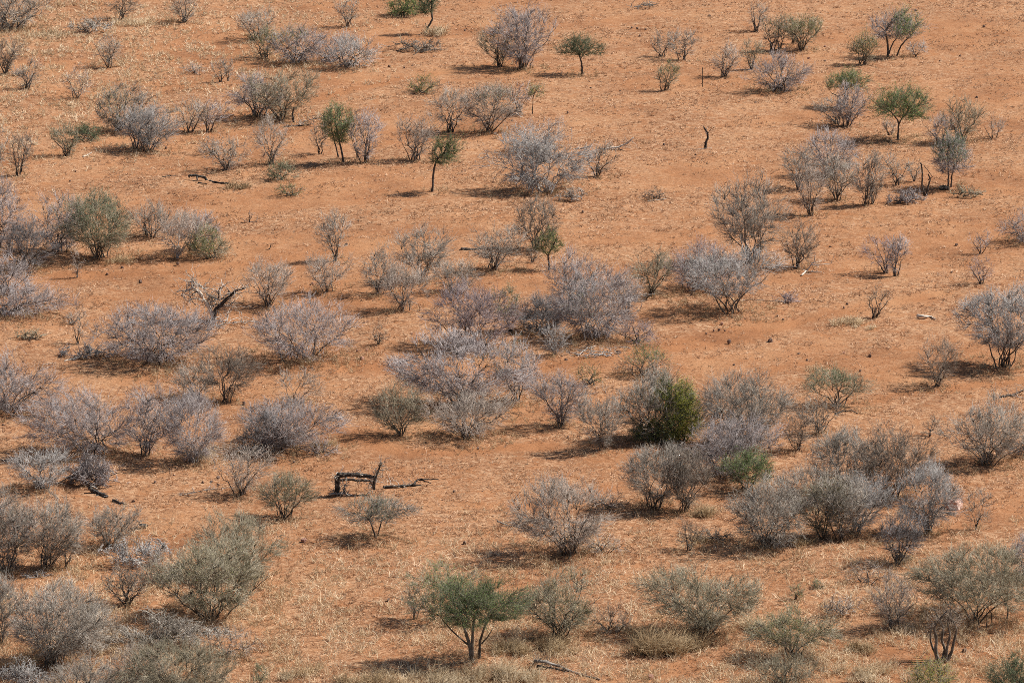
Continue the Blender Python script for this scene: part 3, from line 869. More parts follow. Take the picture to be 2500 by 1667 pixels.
P_(1979, 526, 1934, 2014, 398, 'vase', 'P', 'pale bush in front of the right upper thicket, lowest foot', dens=1.0, n=7)
P_(1950, 462, 1908, 1996, 358, 'vase', 'G', 'grey-brown bush at the left end of the right upper thicket', dens=1.0, n=6)
P_(2113, 502, 2084, 2148, 366, 'vase', 'G', 'upright grey bush left of the twig heap', dens=1.1, n=5)
P_(2132, 500, 2112, 2166, 372, 'vase', 'B', 'thin brown upright bush between the upright grey one and the twig heap', dens=.8, n=3)
P_(2188, 452, 2140, 2218, 364, 'vase', 'G', 'faint tan bush behind the twig heap', dens=.7, n=4)
P_(2232, 442, 2206, 2252, 384, 'vase', 'G', 'small sparse bush left of the charred forked snag', dens=.8, n=3)
wood((1722, 362), [([(1722, 362, 0), (1723, 350, 0), (1727, 338, 0), (1728, 326, 0), (1720, 314, 0), (1716, 308, 0)], 3.6, 1.2), ([(1727, 332, 0), (1722, 322, 0), (1727, 312, 0)], 1.4, .7),
                   ([(1728, 326, 0), (1736, 316, 0), (1746, 310, 0)], .9, .4), ([(1700, 366, None), (1722, 363, None), (1738, 362, None)], .9, .6)], [CHAR, BLEACH, CHAR, DEADW], 'small twisted dead stump with pale split top, alone on open soil', name='dead_tree', cat='dead tree')
wood((1440, 366), [([(1380, 368, None), (1415, 364, None), (1440, 358, 0)], 1.8, 1.6), ([(1470, 366, None), (1505, 361, 0), (1528, 352, 0), (1546, 336, 0)], 2.8, 1.3), ([(1505, 360, 0), (1515, 366, None)], 1.2, .6),
                   ([(1490, 361, 0), (1494, 348, 0)], .8, .5)], [DEADW, BLEACH, CHAR, BLEACH], 'long pale fallen branch with raised tip right of the silvery bush', twigs=30)
P_(1600, 485, 1568, 1632, 455, 'dome', 'B', 'low dark dry tuft of stems alone on open soil below the twisted stump', dens=.4, n=6)
wood((1600, 490), [([(1582, 491, None), (1605, 489, None), (1626, 486, None)], .9, .6)], BLEACH, 'short white stick lying below the low dark tuft')
wood((717, 300), [([(716, 300, 0), (715, 288, 0), (714, 276, 0), (718, 263, 0)], 3.0, 1.6)], CHAR, 'black burnt stub standing right of the big wide bush', name='burnt_stump', cat='burnt stump', group='charred logs')
wood((730, 306), [([(694, 310, None), (715, 309, None), (760, 304, None)], 1.6, 1.2), ([(725, 308, None), (745, 296, 0), (770, 290, 0), (800, 286, 0)], 1.1, .5)], [CHAR, DEADW], 'dark fallen branch running right from the burnt stub', twigs=60)
wood((500, 440), [([(460, 431, 0), (470, 428, 0), (485, 431, 0), (500, 432, 0), (508, 442, 0), (530, 447, None), (558, 449, None)], 3.4, 2.4), ([(480, 431, 0), (482, 442, None)], 2.2, 1.6),
                  ([(484, 447, None), (505, 450, None)], 2.0, 1.0), ([(462, 436, 0), (459, 428, 0)], 1.2, .5), ([(500, 434, 0), (506, 424, 0)], .9, .4)], CHAR, 'black burnt log with forked raised end, left of the two green shrubs', name='burnt_log', cat='burnt log', group='charred logs')
wood((420, 432), [([(397, 433, None), (415, 430, None), (442, 432, None)], 1.6, 1.0)], CHAR, 'thin black burnt stick left of the forked black log', name='burnt_log', cat='burnt log', group='charred logs')
tuft(578, 460, 70, 26, STRAWB, 'yellowish green grassy clump at the right end of the black log')
P_(682, 440, 650, 736, 390, 'dome', 'O', 'low loose green shrub, upper one right of the black log', leaf=('a', .6, 0, .8, .2), group=GG, dens=.7)
P_(705, 478, 668, 740, 446, 'dome', 'O', 'low loose green shrub, lower one right of the black log', leaf=('o', .5, 0, 1, .1), group=GG, dens=.6)
wood((213, 380), [([(203, 384, None), (212, 381, None), (224, 372, 0)], 2.2, 1.2), ([(212, 378, 0), (222, 384, None)], 1.0, .6)], BLEACH, 'small piece of white wood right of the small olive-grey bush', name='dead_wood')
wood((609, 544), [([(609, 543, 0), (610, 532, 0), (607, 520, 0)], 1.2, .7), ([(590, 544, None), (625, 542, None)], .8, .5)], CHAR, 'short black stub standing in dark twigs, upper left quarter', name='burnt_stump', cat='burnt stump', group='charred logs', twigs=14, tcol='K')
wood((660, 610), [([(652, 611, None), (659, 607, 0), (662, 595, 0)], 1.3, .8), ([(660, 609, None), (672, 610, None)], .9, .5)], CHAR, 'small black hooked stick above the round olive-grey bush, left', name='burnt_log', cat='burnt log', group='charred logs')
# ================= middle band, left
P_(150, 614, 84, 210, 468, 'fan', 'L', 'lilac bush behind the dark-limbed green bush, left', dens=1.2, n=8)
P_(245, 630, 130, 322, 466, 'vase', 'O', 'large green-centred bush with bare black limbs splayed at its foot, left', dens=1.25, n=13, leaf=('a', .75, .12, .95, .3), group=GG, name='bush')
P_(62, 654, 10, 134, 528, 'fan', 'K', 'dense dark grey bush in front of the lilac one, left', dens=1.5)
P_(-8, 608, -60, 56, 430, 'fan', 'L', 'lilac-grey bush cut by the left edge, upper middle', dens=1.0)
P_(20, 712, -45, 78, 612, 'dome', 'L', 'dark lilac bush at the left edge just above the low sprawling one', dens=1.3)
P_(4, 765, -30, 198, 684, 'dome', 'L', 'low lilac bush sprawling right from the left edge', dens=1.35, depth=.6, lump=.35)
P_(370, 580, 306, 422, 488, 'vase', 'G', 'grey bush behind the white-stemmed one, right of the green-centred bush', dens=1.0)
P_(434, 628, 390, 500, 504, 'vase', 'P', 'bush with a single white stem, left of the small green shrub', dens=1.0, stem='p', n=6)
P_(470, 612, 440, 542, 512, 'fan', 'L', 'lilac bush behind the small green shrub', dens=1.0)
P_(515, 629, 458, 562, 550, 'dome', 'O', 'small rounded green shrub beside the white-stemmed bush', dens=1.2, leaf=('o', .55, 0, .7, .3), group=GG)
P_(188, 678, 174, 202, 610, 'col', 'P', 'very thin pale sapling below the dark shade of the green-centred bush', dens=.4, n=2)
P_(815, 636, 774, 852, 514, 'vase', 'G', 'tall slim grey bush behind the pale short-trunked one, left of centre', dens=.95, n=6)
P_(802, 713, 742, 852, 612, 'vase', 'P', 'pale bush on a short dark trunk above the right lilac dome', dens=.95, n=6)
P_(654, 746, 596, 722, 630, 'vase', 'P', 'rounded tan-grey bush between the white snag and the pale short-trunked bush', dens=1.15, n=9)
wood((520, 780), [([(520, 780, 0), (526, 755, 0), (545, 740, 0), (560, 722, 0), (580, 708, 0), (600, 702, 0)], 6.5, 2.0), ([(515, 748, .1), (530, 742, .1), (550, 750, .1), (572, 738, .1)], 2.2, 1.0), ([(500, 738, .2), (515, 722, .2), (535, 735, .2), (560, 715, .2), (585, 718, .2)], 2.6, 1.2), ([(470, 700, .2), (490, 722, .2), (512, 745, .2)], 2.6, 2.0), ([(522, 775, 0), (510, 750, 0), (500, 735, 0), (490, 715, 0), (470, 700, 0), (450, 715, 0)], 5, 1.6),
                  ([(510, 752, .2), (520, 728, .2), (505, 718, .2), (495, 700, .2), (478, 690, .2), (465, 708, .2), (430, 712, .2)], 2.4, 1.0), ([(495, 735, -.2), (478, 728, -.2), (455, 735, -.2), (442, 718, -.2)], 1.8, .8),
                  ([(478, 690, .1), (462, 686, .1)], 1.4, .8), ([(520, 735, 0), (535, 728, 0), (532, 708, 0), (545, 700, 0)], 2, 1.0), ([(540, 744, 0), (565, 748, 0), (578, 752, 0)], 1.6, .8),
                  ([(516, 790, None), (530, 798, None), (555, 785, None), (556, 765, 0)], 1.6, 1.0), ([(562, 722, 0), (556, 705, 0)], 1.6, .8), ([(490, 716, 0), (478, 712, 0), (462, 726, 0), (478, 745, 0)], 1.5, .7),
                  ([(548, 790, None), (590, 786, None), (630, 783, None)], 1.2, .6)],
     [CHAR, CHAR, DEADW, BLEACH, BLEACH, DEADW, BLEACH, BLEACH, CHAR, BLEACH, DEADW], 'fallen dead tree with twisted bleached branches and black trunk, behind the left lilac dome', name='dead_tree', cat='dead tree', twigs=300, tw_r=.75, tw_l=55)
P_(385, 884, 232, 532, 724, 'fan', 'L', 'broad lilac dome in front of the twisted dead tree', dens=1.35, n=13, depth=.75, thick=1.05)
P_(740, 878, 610, 888, 722, 'fan', 'L', 'broad lilac dome with dark V-shaped limbs, left of centre', dens=1.0, n=13, depth=.7)
brush(215, 872, 134, 292, 826, 'K', 'dark twig heap with white sticks left of the left lilac dome', dens=1.1)
wood((215, 876), [([(158, 882, None), (185, 876, None), (215, 868, 0), (245, 862, 0), (268, 845, 0)], 2.0, .9), ([(104, 890, None), (135, 886, None)], 1.2, .6)], BLEACH, 'long white branch lying in front of the dark twig heap')
P_(195, 838, 166, 222, 744, 'vase', 'P', 'thin bare pale sapling rising from the dark twig heap', dens=.3, n=3, stem='m')
P_(175, 788, 158, 196, 758, 'dome', 'P', 'tiny pale shrub left of the left lilac dome', dens=.4)
brush(70, 828, 34, 114, 790, 'O', 'low olive tussock of twigs alone near the left edge', name='low_bush', cat='bush', limb='m', dens=1.0, group='leafless bushes on the plain')
stone(343, 691, 11, 10, STONE, 'small pointed grey stone standing alone above the left lilac dome')
stone(883, 878, 15, 11, REDST, 'reddish rounded stone right of the V-limbed lilac dome')
P_(923, 842, 902, 946, 788, 'vase', 'B', 'tiny sparse brown shrub right of the V-limbed lilac dome', dens=.35, n=3)
# ================= middle band, centre
P_(1030, 684, 958, 1096, 552, 'vase', 'G', 'grey bush with dark crooked top branches, back of the centre-left trio', dens=1.15, n=8)
P_(927, 718, 882, 984, 604, 'vase', 'G', 'thin grey bush, left one of the centre-left trio', dens=.95, n=5)
P_(984, 757, 928, 1044, 640, 'vase', 'P', 'pale bush with black foot, front one of the centre-left trio', dens=1.1, n=8)
P_(1105, 715, 1054, 1170, 630, 'vase', 'G', 'wind-swept grey bush leaning right, beside the centre-left trio', dens=1.15, n=7)
P_(1205, 659, 1152, 1280, 546, 'vase', 'G', 'grey bush standing over the black fallen log, centre', dens=1.0, n=9)
wood((1155, 612), [([(1125, 610, None), (1150, 611, None), (1185, 609, None), (1240, 607, None)], 4.0, 1.6)], CHAR, 'black fallen log behind the grey bush in the centre', name='burnt_log', cat='burnt log', group='charred logs')
P_(1308, 610, 1254, 1370, 474, 'vase', 'B', 'brown-grey bush right below the silvery tangled bush', dens=1.1, n=8)
P_(1340, 658, 1306, 1378, 556, 'umb', 'O', 'crooked young acacia with dark green shoots, centre', name='acacia_tree', cat='tree', yb=618, lump=.4, group=GG, leaf=('o', .9, 0, 1, 0), n=7, dens=.8,
  trunkpath=[([(1341, 658, 0), (1340, 640, 0), (1338, 622, 0), (1350, 600, 0), (1360, 580, 0)], 2.6, 1.4), ([(1338, 624, 0), (1322, 608, 0)], 1.5, .9)])
P_(1300, 640, 1284, 1326, 600, 'col', 'B', 'few thin brown stems left of the crooked young acacia', dens=.4, n=3)
P_(1392, 762, 1336, 1470, 612, 'fan', 'L', 'lilac bush at the back of the large central thicket', dens=1.15, n=8)
P_(1318, 806, 1256, 1384, 716, 'dome', 'K', 'dense dark bush added for the shadow at the left of the large central thicket', dens=2.0, n=9)  # dark twigs stand in for the shadow of the biggest thicket bush
P_(1445, 826, 1352, 1580, 640, 'fan', 'L', 'biggest bush of the central thicket, long white stems fanning out', dens=1.1, n=13, stem='p', thick=1.15, leaf=('a', .06, 0, .5, .3))
P_(1530, 762, 1488, 1576, 664, 'vase', 'G', 'thin grey bush at the upper right of the central thicket', dens=.8, n=5)
P_(1555, 836, 1500, 1606, 778, 'dome', 'R', 'low rosy lilac bush at the lower right of the central thicket', dens=.9)
P_(1357, 867, 1312, 1388, 786, 'vase', 'S', 'small silver-stemmed bush in front of the dark one added for shadow', dens=.9, stem='p', n=6)
brush(1460, 866, 1370, 1530, 836, 'P', 'flat scatter of pale fallen twigs in front of the central thicket', dens=.5)
P_(1148, 845, 1052, 1256, 690, 'fan', 'R', 'rosy lilac dense bush left of the central thicket', dens=1.35, n=11)
P_(1243, 808, 1196, 1268, 698, 'vase', 'O', 'narrow bush with pale green leaves between the rosy one and the thicket', dens=.9, leaf=('a', .55, 0, 1, .35), n=4, group=GG)
P_(1591, 722, 1542, 1648, 606, 'vase', 'O', 'olive-brown bush between the central thicket and the broad silver-rimmed one', dens=1.0, n=8)
P_(1700, 705, 1632, 1800, 584, 'fan', 'R', 'rosy bush behind the broad silver-stemmed bush', dens=1.0, n=8)
P_(1777, 759, 1650, 1890, 596, 'vase', 'S', 'broad silver-stemmed bush on a dark foot, right of centre', dens=1.3, n=13, stem='m', yb=730)
P_(1838, 640, 1742, 1908, 430, 'vase', 'G', 'tall grey-brown bush behind the broad silver-stemmed one', dens=1.25, n=12, depth=.7)
brush(1925, 738, 1880, 1972, 696, 'R', 'low rosy fallen twigs right of the broad silver-stemmed bush', dens=.6)
wood((1860, 735), [([(1790, 736, None), (1830, 731, None), (1900, 736, None)], 1.1, .6)], DEADW, 'thin grey branch lying right of the broad silver-stemmed bush foot')
P_(1948, 654, 1908, 2006, 540, 'vase', 'B', 'brown bush beside the white fallen branch, right', dens=1.0, n=9)
wood((1980, 665), [([(1957, 673, None), (1970, 660, 0), (1980, 647, 0), (1987, 640, 0), (1990, 624, 0)], 2.2, .9), ([(1980, 647, 0), (2005, 646, 0), (2030, 643, 0)], 1.6, .8), ([(1985, 643, 0), (2005, 637, 0)], 1.0, .5),
                   ([(1968, 664, None), (2000, 664, None), (2032, 665, None)], 1.3, .7), ([(1990, 646, 0), (2000, 655, None)], 1, .5)], BLEACH, 'bright white forked branch lying beside the brown bush, right', twigs=14)
P_(2188, 675, 2166, 2218, 570, 'col', 'L', 'narrow dense lilac bush, right one of the lilac pair', dens=1.5, n=6)
P_(2163, 668, 2102, 2184, 574, 'vase', 'R', 'sparse rosy bush, left one of the lilac pair', dens=.65, n=5)
P_(2393, 618, 2368, 2420, 562, 'vase', 'L', 'small lilac shrub above a similar one, near the right edge', dens=.7, n=3)
P_(2396, 694, 2362, 2424, 622, 'vase', 'R', 'small rosy shrub under a similar one, near the right edge', dens=.6, n=4)
P_(2512, 592, 2434, 2560, 518, 'fan', 'L', 'pale lilac bush cut by the right edge', dens=.9)
P_(2138, 777, 2116, 2174, 690, 'vase', 'B', 'thin brown upright shrub behind the pale straw tussock', dens=.5, n=7)
tuft(2090, 796, 84, 38, STRAWP, 'pale straw tussock at the foot of the thin brown shrub, right')
wood((2260, 778), [([(2240, 774, None), (2256, 772, 0), (2270, 773, None), (2284, 779, None)], 4.6, 1.4)], BLEACH, 'short pale weathered log lying alone on open soil, right', name='fallen_log')
P_(2450, 897, 2342, 2570, 690, 'vase', 'S', 'large silver bush on a thick black stem bundle, right edge', dens=1.3, n=13, thick=1.25, yb=860)
P_(2286, 944, 2238, 2350, 826, 'vase', 'B', 'sparse brown bush left of the large silver bush', dens=.75, n=5)
P_(2045, 990, 1962, 2116, 892, 'umb', 'O', 'flat olive-green bush on a short trunk, right of centre', dens=1.15, yb=965, leaf=('a', .6, 0, .75, .35), group=GG, n=9)
P_(2000, 1058, 1956, 2048, 968, 'vase', 'G', 'grey bush directly under the flat olive-green one', dens=1.0, n=6)
P_(1948, 1102, 1912, 1992, 990, 'vase', 'B', 'thin brown bush left of the grey one under the flat olive-green bush', dens=.85, n=5)
wood((2065, 1005), [([(2040, 1010, None), (2062, 1003, 0), (2080, 1002, 0), (2095, 1010, None)], 2.0, 1.0), ([(2062, 1003, 0), (2050, 998, 0)], 1, .5)], CHAR, 'dark crooked branch lying under the flat olive-green bush', name='burnt_log', cat='burnt log', group='charred logs')
P_(2265, 1066, 2252, 2300, 1008, 'vase', 'B', 'tiny thin sprig left of the right-edge grey bush', dens=.2, n=2)
wood((2475, 962), [([(2440, 970, None), (2460, 966, None), (2480, 962, 0), (2505, 950, 0)], 2.2, 1.4), ([(2470, 966, None), (2500, 972, None)], 1.2, .8)], [CHAR, BLEACH], 'dark broken branch lying at the right edge below the silver bush', twigs=30)
# ================= lower-middle band
P_(14, 1004, -70, 140, 848, 'dome', 'L', 'brown-lilac bush reaching to the ground at the left edge, middle', dens=1.5, n=13)
P_(484, 968, 408, 536, 876, 'vase', 'G', 'thin brown-grey bush, left one of the pair below the left lilac dome', dens=.9, n=7)
P_(556, 978, 496, 622, 840, 'vase', 'B', 'brown-grey bush, right one of the pair below the left lilac dome', dens=1.1, n=8)
P_(225, 1105, 52, 322, 942, 'fan', 'L', 'wide lilac bush with dark open limbs, lower left', dens=1.15, n=13, depth=.7)
brush(230, 1182, 142, 320, 1092, 'L', 'dense low purple-grey bush under the wide lilac one, lower left', name='low_bush', cat='bush', dens=1.9, limb='m', group='leafless bushes on the plain')
P_(356, 1112, 316, 438, 938, 'vase', 'L', 'tall loose lilac bush right of the wide one, lower left', dens=1.0, n=7)
P_(474, 1128, 392, 556, 946, 'fan', 'L', 'pale lilac bush with white drooping stems, left of the white-fan sapling', dens=1.25, n=11, stem='p')
P_(692, 1095, 604, 858, 966, 'vase', 'L', 'broad lilac bush leaning right with dark low limbs, lower left centre', dens=1.35, n=12)
P_(628, 1106, 592, 716, 1000, 'dome', 'K', 'dark dense bush at the left foot of the broad leaning lilac one', dens=1.4, n=7)
P_(780, 1108, 735, 828, 1070, 'dome', 'L', 'low lilac twigs at the right foot of the broad leaning bush', dens=.7)
P_(716, 990, 668, 796, 902, 'vase', 'P', 'faint pale bush behind the broad leaning lilac one', dens=.5, n=5)
P_(973, 1063, 900, 1036, 934, 'vase', 'O', 'olive-grey bush on a slim dark foot, left of the centre front pair', dens=1.15, n=9)
P_(1125, 990, 938, 1268, 800, 'vase', 'L', 'very large lilac bush with long dark limbs, centre', dens=1.05, n=13, depth=.65, thick=1.2, coarse=1.5)
P_(1262, 975, 1190, 1330, 830, 'vase', 'L', 'sparse lilac bush at the right side of the very large central one', dens=.75, n=6, leaf=('a', .12, 0, .6, .4))
P_(1137, 1066, 1042, 1262, 948, 'vase', 'P', 'wide pale tan bush on a black foot in front of the very large lilac one', dens=1.3, n=12)
P_(1375, 1042, 1284, 1424, 898, 'vase', 'L', 'lilac bush with crossing dark limbs between the wide tan and yellow-green ones', dens=1.1, n=9)
P_(1470, 1100, 1402, 1510, 946, 'vase', 'G', 'slim grey bush left of the yellow-green bush', dens=1.0, n=6)
P_(1440, 938, 1402, 1474, 884, 'dome', 'B', 'small sparse yellow-green shrub in the gap above the slim grey bush', dens=.35, leaf=('o', .35, 0, 1, .2), group=GG)
P_(1570, 915, 1514, 1644, 836, 'dome', 'B', 'loose green-tipped shrub above the yellow-green bush', dens=.6, leaf=('g', .3, .1, .9, .5), group=GG)
P_(1575, 1074, 1514, 1690, 888, 'fan', 'G', 'brown-lilac bush standing behind the yellow-green bush', dens=1.0, n=9)
P_(1612, 1074, 1544, 1712, 918, 'dome', 'O', 'dense dark green bush turning yellow at its lower right, right of centre', dens=1.3, n=10, leaf=('o', 1.5, 0, .8, .1), group=GG)
P_(1668, 1080, 1608, 1716, 926, 'dome', 'O', 'yellow-green side bush grown into the dense dark green one', dens=.7, n=5, leaf=('y', 1.7, 0, 1, .05), group=GG)
P_(1815, 1092, 1712, 1922, 896, 'fan', 'G', 'large pale grey rounded bush right of the yellow-green one', dens=1.5, n=12)
P_(1598, 1240, 1528, 1702, 1078, 'vase', 'G', 'grey bush at the left end of the big lower right thicket', dens=1.35, n=10)
P_(1668, 1244, 1622, 1752, 1096, 'vase', 'B', 'brown-grey bush second from the left in the big lower right thicket', dens=1.1, n=8)
P_(1822, 1196, 1754, 1896, 1092, 'umb', 'O', 'bush with bright green top in the middle of the lower right thicket', dens=1.2, yb=1180, leaf=('g', .8, .05, .95, .3), group=GG, n=8)
P_(1758, 1160, 1690, 1900, 1010, 'fan', 'L', 'lilac-grey bush behind the bright green top, lower right thicket', dens=1.2, n=9)
P_(1884, 1332, 1762, 1966, 1164, 'fan', 'G', 'large grey bush with dark dense foot, front left of the lower right thicket', dens=1.4, n=13)
P_(2008, 1314, 1936, 2060, 1160, 'vase', 'O', 'olive-tinged bush, left one of three with visible dark trunks', dens=1.3, n=7)
P_(2052, 1318, 1996, 2112, 1146, 'vase', 'G', 'grey bush, middle one of three with visible dark trunks', dens=1.15, n=7)
P_(2091, 1304, 2044, 2190, 1154, 'vase', 'S', 'silvery bush, right one of three with visible dark trunks', dens=1.25, n=8)
P_(2060, 1206, 1968, 2156, 1034, 'fan', 'G', 'tan-grey bush at the back of the lower right thicket, left half', dens=1.3, n=10)
P_(2182, 1216, 2100, 2272, 1036, 'fan', 'B', 'brown-grey bush at the back of the lower right thicket, right half', dens=1.15, n=10)
P_(2264, 1300, 2190, 2338, 1130, 'vase', 'S', 'blue-white silvery bush left of the pink rock', dens=1.45, n=12, stem='m')
P_(2199, 1376, 2138, 2258, 1240, 'vase', 'K', 'dark bush in front of the blue-white silvery one', dens=1.0, n=8)
stone(2330, 1240, 48, 34, PINK, 'pink and white boulder beside the blue-white silvery bush', name='boulder', cat='rock')
P_(2382, 1292, 2356, 2430, 1186, 'vase', 'G', 'sparse thin bush right of the pink boulder', dens=.4, n=4)
P_(2409, 1133, 2316, 2520, 968, 'vase', 'G', 'grey bush on a dark multi-stemmed foot near the right edge, middle', dens=1.2, n=13)
P_(2530, 1112, 2462, 2575, 1060, 'dome', 'K', 'dark low bush cut by the right edge', dens=1.3)
P_(1687, 1342, 1648, 1720, 1262, 'vase', 'B', 'small thin bush in the shade left of the large dark-footed grey one', dens=.7, n=4)
brush(1745, 1318, 1692, 1806, 1276, 'B', 'dark low twigs added for the patch of shade behind the small thin bush', name='low_bush', cat='bush', dens=.9, limb='m', group='leafless bushes on the plain')  # brush added to fill a shaded patch with dark twigs
# ================= near band left
P_(106, 1194, 24, 170, 1090, 'vase', 'S', 'pale grey flat-topped bush at the left below the wide lilac one', dens=1.15, n=9)
P_(18, 1390, -45, 82, 1190, 'fan', 'G', 'brown-grey bush cut by the left edge, lower third', dens=1.15, n=9)
P_(110, 1388, 58, 212, 1208, 'vase', 'G', 'grey-brown bush with a dense black foot, lower left', dens=1.3, n=12)
P_(162, 1386, 142, 208, 1270, 'vase', 'B', 'slim brown bush touching the black-footed one on its right', dens=.7, n=3)
P_(268, 1336, 212, 352, 1226, 'vase', 'G', 'grey bush behind the heap of white twigs, lower left', dens=1.1, n=7)
brush(330, 1376, 236, 430, 1298, 'S', 'heap of bright white dead twigs, lower left', dens=.9, thick=1.7)
P_(311, 1478, 256, 366, 1376, 'vase', 'B', 'stumpy bush with thick black trunk bundle below the white twig heap', dens=.55, n=13, thick=1.5)
P_(590, 1405, 488, 676, 1240, 'fan', 'O', 'olive-grey bush behind and right of the large olive one, lower left', dens=1.3, n=10)
P_(515, 1510, 378, 656, 1306, 'vase', 'O', 'large olive bush on a thick forked foot, lower left', dens=1.15, n=13, leaf=('o', .07, .1, .8, .2), thick=1.2)
brush(430, 1575, 258, 560, 1466, 'G', 'wide low grey bush under the large olive one, lower left', name='low_bush', cat='bush', dens=1.3, limb='m', group='leafless bushes on the plain')
P_(430, 1700, 288, 568, 1545, 'dome', 'O', 'olive-grey bush cut by the bottom edge, left', dens=1.5, n=12)
P_(126, 1622, 40, 284, 1412, 'vase', 'G', 'large grey bush on a dark trunk bundle leaning right, lower left', dens=1.35, n=13, thick=1.15)
P_(2, 1570, -60, 68, 1395, 'vase', 'G', 'grey bush cut by the left edge beside the large trunk-bundle one', dens=1.1, n=8)
brush(45, 1685, -20, 128, 1590, 'S', 'tangle of white dead twigs in the bottom left corner', dens=1.1, thick=1.5)
P_(205, 1725, 112, 300, 1590, 'dome', 'G', 'grey bush cut by the bottom edge right of the corner tangle', dens=1.2, n=10)
brush(90, 1410, 40, 134, 1384, 'S', 'low scatter of white twigs below the black-footed bush', dens=.6)
P_(635, 1668, 614, 656, 1618, 'col', 'O', 'tiny green shrub at the bottom edge, left', dens=.6, leaf=('a', .7, 0, 1, .1), n=3, group=GG)
P_(590, 1207, 534, 662, 1076, 'vase', 'P', 'pale open fan bush with light stems, lower left centre', dens=.6, n=9, stem='m', thick=1.1)
P_(693, 1260, 632, 762, 1144, 'vase', 'O', 'neat olive vase-shaped bush with a black foot, left of centre', dens=1.2, n=9, leaf=('o', .12, 0, 1, .4))
P_(918, 1314, 838, 1012, 1200, 'umb', 'G', 'flat-topped greenish small tree in front of the burnt log frame', dens=1.0, yb=1272, leaf=('a', .35, 0, .7, .35), group=GG, n=9, name='acacia_tree', cat='tree',
  trunkpath=[([(918, 1314, 0), (912, 1295, 0), (905, 1275, 0)], 2.4, 1.6), ([(922, 1312, .2), (926, 1290, .2), (932, 1272, .2)], 2.0, 1.4)])
wood((865, 1205), [([(820, 1206, 0), (824, 1185, 0), (824, 1165, 0), (828, 1154, 0)], 7, 5.5), ([(826, 1160, 0), (850, 1158, 0), (880, 1160, 0), (914, 1166, 0)], 6.5, 5.0), ([(830, 1172, .4), (860, 1170, .4), (910, 1174, .4)], 3.5, 2.5), ([(914, 1195, 0), (913, 1175, 0), (920, 1155, 0), (926, 1140, 0), (932, 1131, 0)], 4.2, 1.4),
                   ([(842, 1205, 0), (840, 1193, 0), (842, 1182, 0)], 3.4, 1.2), ([(805, 1208, None), (830, 1206, None), (860, 1210, None)], 3.0, 2.0), ([(902, 1172, 0), (910, 1188, 0)], 2.0, 1.4), ([(936, 1190, None), (975, 1188, None), (1010, 1184, None)], 3.0, 2.2)],
     [CHAR, CHAR, CHAR, CHAR, CHAR, DEADW, CHAR], 'charred fallen tree like a low table with a raised spike, lower centre left', name='burnt_tree', cat='burnt log', group='charred logs', twigs=240, tcol='G', tw_r=.7)
wood((1030, 1182), [([(1008, 1186, None), (1014, 1176, 0), (1022, 1169, 0), (1045, 1170, 0), (1070, 1169, 0)], 3.0, 1.0), ([(1022, 1170, 0), (1038, 1174, 0), (1052, 1179, 0)], 2.0, 1.0), ([(1010, 1186, None), (1028, 1184, None)], 2.4, 1.6)],
     CHAR, 'black forked log end pointing right, beside the table-like charred tree', name='burnt_log', cat='burnt log', group='charred logs')
wood((240, 1203), [([(218, 1190, 0), (225, 1196, 0), (240, 1204, None), (262, 1213, None)], 5.5, 3.5), ([(222, 1186, 0), (238, 1192, 0)], 1.6, .8), ([(235, 1210, None), (255, 1205, 0)], 2.0, 1.0)], [CHAR, BLEACH, CHAR], 'short thick black log below the purple-grey low bush', name='burnt_log', cat='burnt log', group='charred logs', twigs=12, tcol='K')
wood((290, 1226), [([(275, 1222, None), (290, 1226, None), (308, 1231, None)], 3.0, 1.6)], CHAR, 'small black log right below the short thick black one', name='burnt_log', cat='burnt log', group='charred logs', twigs=10, tcol='K')
stone(351, 1283, 22, 9, CHAR, 'black lump on open soil right of the grey bush, lower left', name='charred_lump', cat='burnt wood', group='charred logs')
wood((500, 1190), [([(430, 1212, None), (490, 1198, None), (560, 1190, None)], 1.2, .6)], DEADW, 'thin grey stick lying left of the pale open fan bush', twigs=30)
P_(215, 1585, 150, 300, 1470, 'dome', 'G', 'low grey bush right of the trunk-bundle bush, lower left', dens=.8, n=7)
P_(330, 1660, 262, 400, 1560, 'dome', 'P', 'pale low bush between two bushes cut by the bottom edge, left', dens=.8, n=7)
P_(40, 1325, -10, 96, 1220, 'vase', 'L', 'faint lilac bush between the flat-topped pale and the black-footed bushes, far lower left', dens=.7, n=6)
P_(390, 1420, 330, 452, 1340, 'dome', 'P', 'dry pale shrub behind the left side of the large olive bush', dens=.6, n=6)
P_(560, 1600, 500, 640, 1520, 'dome', 'P', 'sparse dry twigs at the lower right of the large olive bush', dens=.35, n=6)
P_(1480, 1240, 1430, 1536, 1180, 'dome', 'P', 'sparse dry twigs at the left foot of the lower right thicket', dens=.35, n=6)
P_(1960, 1240, 1900, 2020, 1130, 'fan', 'G', 'grey bush behind the three bushes with visible trunks', dens=1.1, n=8)
P_(2120, 1420, 2060, 2180, 1360, 'dome', 'P', 'sparse dry weeds below the dark bush of the lower right', dens=.3, n=6)
P_(1490, 1545, 1440, 1548, 1460, 'dome', 'B', 'thin brown dry weeds between the olive and the olive-brown bushes, bottom', dens=.4, n=6)
